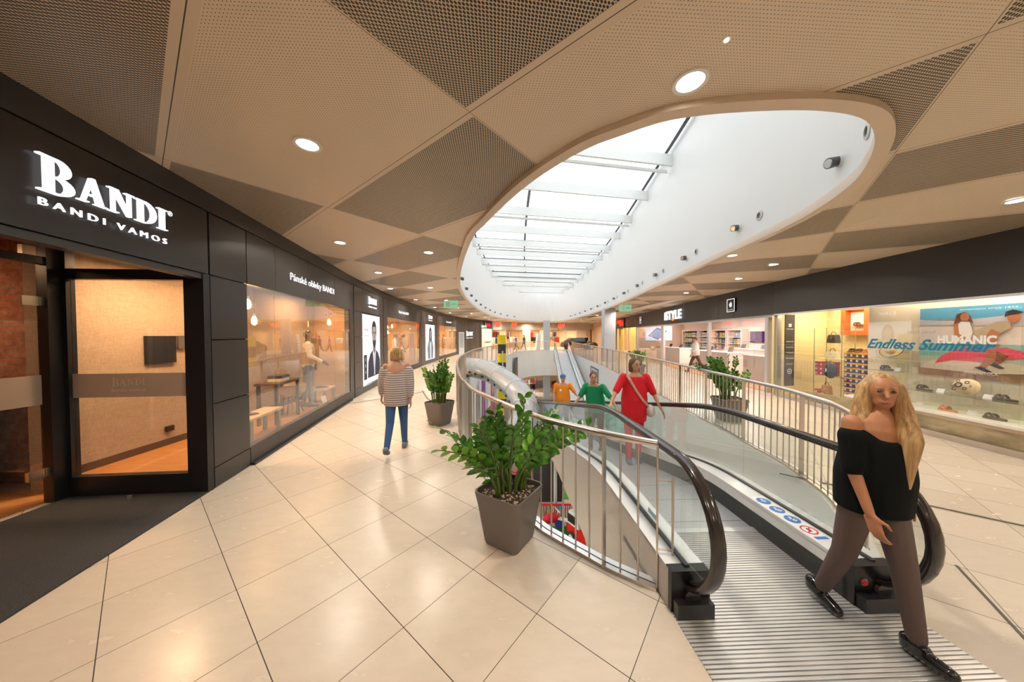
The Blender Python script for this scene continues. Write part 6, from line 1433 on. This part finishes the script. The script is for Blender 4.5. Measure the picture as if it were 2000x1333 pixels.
root = empty('mast_lamp', (-.43, 13.72, -.4), 0, 'white mast with a round blue lamp fixed to the striped column', 'lamp')
b = MB(); b.cyl((0, 0, -.2), (0, 0, 1.5), .03, n=8); b.build('mast', M_alu, root); b = MB(); b.cyl((0, -.05, 0.25), (0, -.22, .2), .13, n=18); b.build('lamp_head', M_white, root); b = MB(); b.cyl((0, -.22, .2), (0, -.23, .198), .10, n=18); b.build('lens', flat('lens_blue', (.10, .22, .4), .2), root)
b = MB(); b.cyl((0, 0, .3), (1.55, -.4, -.45), .03, n=8); b.build('arm', M_alu, root)
root = empty('blue_pennant', (.38, 13.9, -.35), 0, 'small blue banner hanging right of the striped column', 'banner'); b = MB(); b.box(-.14, .14, -.01, .01, -.85, .1); b.build('cloth', flat('banner_blue', (.04, .10, .50), .6), root); b = MB(); b.box(-.04, .04, -.013, -.01, -.5, -.1); b.build('print', M_wvin, root)
# picture posters on the void's far wall and gallery sign on its right wall
root = empty('wall_artwork', (.05, 29.0, -.45), R(78.5), 'tall dark poster with orange marks on the far white wall of the void', 'poster')
b = MB(); b.box(-.05, 1.35, -.25, -.2, -2.1, .05); b.build('board', flat('poster_dark', (.12, .10, .10), .6), root); b = MB()
rs = random.Random(4)
for k in range(26): u, v = rs.uniform(.2, 1.1), rs.uniform(-1.9, -.2); b.box(u - .04, u + .04, -.262, -.252, v - .06, v + .06)
b.build('orange_marks', flat('mark_orange', (.65, .22, .04), .6), root)
def onR(y):
    ys_ = [(a.y, a.x) for a in RAIL_R]; x = interp(y, ys_); x2 = interp(y + .5, ys_); t = Vector((x2 - x, .5, 0)).normalized(); return Vector((x - .1, y, 0)), t
p, t_ = onR(20.6); t_ = -t_; n_ = Vector((-abs(t_.y), -t_.x * (1 if t_.y > 0 else -1), 0)).normalized()
if n_.x > 0: n_ = -n_
root = empty('gallery_sign', p + n_ * .02 + Z * -.3, 0, 'framed black and white CZ ART GALLERY sign on the white side wall', 'sign')
b = MB()
for u0, u1, v0, v1 in ((0, 2.2, -.06, 0), (0, 2.2, -1.5, -1.44), (0, .06, -1.44, -.06), (2.14, 2.2, -1.44, -.06), (.3, 2.0, -.86, -.82)): b.obox(t_ * (u0 + u1) / 2 + Z * (v0 + v1) / 2, t_ * (u1 - u0) / 2, Z * (v1 - v0) / 2, n_ * .012)
b.build('frame', M_black, root); text('lettering', 'CZ GALLERY', t_ * .45 - Z * .65 + n_ * .02, t_, Z, .42, M_black, root, .01, width=1.5, bold=.04); text('small_lettering', 'Vstup', t_ * .5 - Z * 1.2 + n_ * .02, t_, Z, .2, M_black, root, .01, width=1.0)
b = MB(); b.obox(t_ * .2 - Z * .9 + n_ * .01, t_ * .03, Z * .3, n_ * .01); b.build('arrow_bar', M_black, root)
# coloured banners down the left
for k, (x, y, c_, lb) in enumerate(((-1.7, 16.5, (.25, .08, .35), 'violet'), (-1.35, 18.5, (.65, .10, .25), 'crimson'), (-.9, 21.5, (.05, .15, .45), 'dark blue'))):
    root = empty('wall_banner', (x + .12, y, -1.2), R(80), 'narrow %s banner on the white left wall of the void' % lb, 'banner'); b = MB(); b.box(-.35, .35, -.02, .0, -1.6, .6); b.build('cloth', flat('banner_' + lb.replace(' ', '_'), c_, .6), root); b = MB(); b.ell((0, -.03, -.3), .2, .01, .3, 12, 6); b.build('print', flat('print_peach', (.8, .45, .25), .6), root)
# floor carpets of the play area
def rug(name, x0, x1, y0, y1, c, label, z=.004, cat='carpet'):
    b = MB(); b.box(x0, x1, y0, y1, LZ + .0005, LZ + z); return tag(b.build(name, flat('carpet_' + label.split()[0] + label.split()[1], c, .9)), label, cat)
rug('carpet', .6, 4.8, 9.8, 12.2, (.03, .20, .04), 'green play carpet under the toy fire engine', .008); rug('carpet', -.2, 4.0, 14.2, 14.9, (.10, .33, .06), 'bright green carpet strip beyond the hopscotch print', .006)
rug('carpet', -.4, 5, 14.95, 19.5, (.28, .20, .15), 'brown play carpet beyond the green strip', .006); rug('carpet', 1.5, 3.2, 15.8, 16.9, (.11, .36, .07), 'small green carpet square lying on the brown carpet', .012)
root = empty('hopscotch_print', (1.9, 13.4, LZ + .002), 0, 'colourful hopscotch print on the beige lower floor', 'floor print')
b = MB(); disc(b, (0, 0, 0), .42, 24, .003); b.build('circle', flat('print_orange', (.85, .45, .08), .6), root); b = MB(); b.plate([(.40 * math.cos(math.pi * i / 16), .40 * math.sin(math.pi * i / 16), .003) for i in range(17)], Z, .002); b.build('circle_half', flat('print_blue', (.12, .35, .75), .6), root)
pc = [flat('print_' + n_, c_, .6) for n_, c_ in (('pink', (.8, .2, .3)), ('teal', (.1, .5, .4)), ('yellow', (.85, .65, .1)), ('skyblue', (.15, .35, .8)), ('coral', (.8, .25, .15)))]
for k, (x, y) in enumerate(((.55, 0), (.85, .28), (.85, -.28), (1.15, 0), (1.45, 0))): b = MB(); b.box(x - .14, x + .14, y - .14, y + .14, .0, .003); b.build('square', pc[k], root)
# little fence
root = empty('play_fence', (1.25, 12.45, LZ), 0, 'low play fence with red rail and coloured pickets on the lower level', 'fence')
b = MB(); b.box(-.1, 1.5, -.03, .03, .72, .78); b.build('top_rail', M_red, root); b = MB(); b.box(-.1, 1.5, -.02, .02, .10, .15); b.build('bottom_rail', M_white, root)
fcol = [flat('picket_' + n_, c_, .6) for n_, c_ in (('green', (.02, .25, .12)), ('blue', (.03, .12, .35)), ('red', (.6, .03, .03)), ('yellow', (.8, .5, .03)))]
for k in range(17): b = MB(); b.box(-.06 + k * .09, -.02 + k * .09, -.015, .015, .0, .73); b.build('picket', fcol[(k * 7 // 3) % 4], root)
# toy fire engine
root = empty('toy_fire_engine', (2.75, 11.0, LZ + .01), R(-58), 'red and white ride-on fire engine standing on the green play carpet', 'ride-on toy')
b = MB(); b.box(-.75, .75, -.30, .30, .22, .62); b.build('body', flat('toy_red', (.75, .02, .02), .3), root); b = MB(); b.hexa([(-.75, -.3, .62), (-.15, -.3, .62), (-.15, .3, .62), (-.75, .3, .62), (-.70, -.27, 1.10), (-.25, -.27, 1.10), (-.25, .27, 1.10), (-.70, .27, 1.10)]); b.build('cab', flat('toy_white', (.85, .85, .85), .3), root)
b = MB(); b.box(-.72, -.26, -.31, -.29, .70, 1.0); b.build('side_window', M_char, root); b = MB(); b.box(-.72, -.26, .29, .31, .70, 1.0); b.build('side_window', M_char, root); b = MB(); b.box(-.1, .72, -.22, .22, .62, .72); b.build('seat', flat('toy_orange', (.8, .3, .03), .5), root)
for sx in (-.48, .48):
    for sy in (-.33, .33): b = MB(); b.cyl((sx, sy - .05, .2), (sx, sy + .05, .2), .2, n=20); wq = b.build('wheel', M_bf, root); b = MB(); b.cyl((sx, sy - .056, .2), (sx, sy + .056, .2), .11, n=16); b.build('hub', flat('toy_white', (.85, .85, .85)), wq)
b = MB(); b.box(-.1, .8, .05, .10, .98, 1.02); b.box(-.1, .8, -.10, -.05, .98, 1.02); b.build('ladder', M_alu, root)
root = empty('spring_seesaw', (2.2, 11.9, LZ + .01), R(-20), 'small red and white seesaw toy left of the toy fire engine', 'seesaw')
b = MB(); b.cyl((0, 0, 0), (0, 0, .38), .06, n=10); b.build('post', M_red, root); b = MB(); b.hexa([(-.6, -.08, .42), (.6, -.08, .34), (.6, .08, .34), (-.6, .08, .42), (-.6, -.08, .48), (.6, -.08, .40), (.6, .08, .40), (-.6, .08, .48)]); b.build('beam', M_wh, root); b = MB(); disc(b, (-.5, 0, .50), .16, 18, .04); b.build('seat', M_red, root)
root = empty('toy_motorbike', (1.55, 12.0, LZ + .01), R(20), 'red ride-on toy by the coloured play fence', 'ride-on toy')
b = MB(); b.ell((0, 0, .45), .40, .16, .20); smooth_angle(b.build('body', M_red, root)); 
for sx in (-.32, .34): b = MB(); b.cyl((sx, -.05, .18), (sx, .05, .18), .18, n=18); b.build('wheel', flat('toy_blue', (.05, .1, .6)), root)
b = MB(); b.cyl((.28, -.2, .72), (.28, .2, .72), .02, n=8); b.cyl((.3, 0, .3), (.28, 0, .72), .02, n=8); b.build('handlebar', M_white, root)
# slide support mast with net pod
root = empty('support_mast', (1.84, 12.9, LZ), 0, 'blue-grey steel mast with side arm standing on the play area', 'mast')
b = MB(); b.cyl((0, 0, 0), (0, 0, 4.6), .075, n=14); smooth_angle(b.build('mast', M_pill, root)); b = MB(); b.cyl((0, 0, 3.3), (-.9, .1, 3.45), .06, n=12); b.build('arm', M_pill, root)
root = empty('net_pod', (1.15, 13.1, -3.0), 0, 'grey and beige hanging net pod left of the blue-grey mast', 'play pod')
b = MB(); b.ell((0, 0, 0), .50, .42, .38, 18, 12); smooth_angle(b.build('shell', flat('pod_grey', (.42, .42, .46), .5), root)); b = MB(); b.ell((.05, -.02, -.16), .52, .44, .24, 18, 10); smooth_angle(b.build('base', flat('pod_beige', (.50, .40, .30), .5), root)); b = MB(); b.cyl((0, 0, .3), (.1, 0, .5), .02, n=6); b.build('hanger', M_alu, root)
b = MB(); b.hexa([(.5, 14.0, LZ + .01), (2.3, 14.0, LZ + .01), (2.3, 14.6, LZ + .01), (.5, 14.6, LZ + .01), (.7, 14.2, -3.6), (2.5, 14.2, -3.6), (2.5, 14.5, -3.6), (.7, 14.5, -3.6)]); tag(b.build('climbing_wall', M_char2), 'dark sloping climbing board behind the hanging net pod', 'climbing wall')
root = empty('play_drum', (3.0, 21.0, LZ), 0, 'tall red play drum with a blue top on the lower level', 'play drum')
b = MB(); b.lathe([(.75, 0), (.75, .1), (.62, 2.3), (.62, 2.32)], n=24); smooth_angle(b.build('drum', flat('toy_red', (.75, .02, .02)), root)); b = MB(); b.lathe([(.72, 2.3), (.76, 2.36), (.76, 2.7), (.70, 2.78)], n=24); smooth_angle(b.build('top', flat('toy_blue2', (.05, .25, .7), .5), root))
b = MB(); b.ell((-1.6, -.3, .8), 1.0, .8, 1.2, 18, 12); o = smooth_angle(b.build('play_dome', flat('tower_green', (.03, .38, .15), .5))); o.location = (3.0, 21.0, LZ); tag(o, 'green rounded play dome left of the red drum with blue top', 'play dome')
root = empty('red_shelter', (.35, 12.8, LZ), R(10), 'red lattice play frame behind the striped column foot', 'play frame')
b = MB()
for sx in (-.5, -.17, .17, .5): b.box(sx - .04, sx + .04, -.04, .04, 0, 2.0)
for z in (.1, .7, 1.3, 1.95): b.box(-.54, .54, -.05, .05, z, z + .08)
b.build('lattice', M_red, root); b = MB(); b.ell((-.9, .3, .7), .45, .45, .7, 16, 10); smooth_angle(b.build('green_dome', flat('dome_green', (.03, .40, .12), .4), root))
# dark car on show before the far shop
root = empty('car', (8.15, 36.9, 0), R(8), 'dark car on display in front of the far clothes shop', 'car')
b = MB(); secs = []
for x, zb, zt, w_ in ((-2.1, .35, .75, .75), (-1.9, .25, .92, .88), (-1.0, .22, .98, .92), (0, .22, 1.0, .93), (1.0, .22, .98, .92), (1.8, .25, .85, .88), (2.1, .35, .68, .75)): secs.append([(x, -w_, zb), (x, w_, zb), (x, w_, zt * .8), (x, w_ * .9, zt), (x, -w_ * .9, zt), (x, -w_, zt * .8)])
b.rings(secs); smooth_angle(b.build('body', flat('black_car_paint', (.012, .012, .014), .12, spec=.8), root), 40)
b = MB(); b.rings([[(x, -w_, z0), (x, w_, z0), (x, w_ * .8, z1), (x, -w_ * .8, z1)] for x, w_, z0, z1 in ((-1.75, .8, .9, .95), (-1.1, .82, .95, 1.42), (.3, .82, .95, 1.46), (1.1, .8, .92, .98))]); smooth_angle(b.build('cabin_glass', flat('car_glass', (.05, .06, .07), .08, spec=.8), root), 40)
for sx in (-1.3, 1.3):
    for sy in (-.85, .85): b = MB(); b.cyl((sx, sy - .1, .32), (sx, sy + .1, .32), .32, n=20); q = b.build('wheel', M_bf, root); b = MB(); b.cyl((sx, sy - .105, .32), (sx, sy + .105, .32), .2, n=16); b.build('rim', M_alu, q)
# expansion joints and drain gratings in the floor
def fstrip(pts, wdt, label):
    b = MB(); b.sweep([(x, y, .0015) for x, y in pts], [(-wdt, 0), (wdt, 0), (wdt, .003), (-wdt, .003)]); tag(b.build('floor_joint', flat('joint_metal', (.09, .07, .06), .5)), label, 'floor joint')
fstrip([(3.5, 3.93), (4.9, 2.80), (6.5, 1.5)], .018, 'dark expansion joint in the tiles right of the walkway newel'); fstrip([(3.50, 2.35), (3.19, 1.94), (2.6, 1.15)], .008, 'metal joint running from the right newel towards the bottom right corner')
fstrip([(-4.50, 8.0), (-3.84, 8.62), (-2.85, 9.75)], .02, 'dark joint in the floor crossing behind the striped woman'); fstrip([(-2.95, 9.9), (-2.45, 8.7), (-1.6, 7.4)], .02, 'dark joint meeting the other near the second planter')
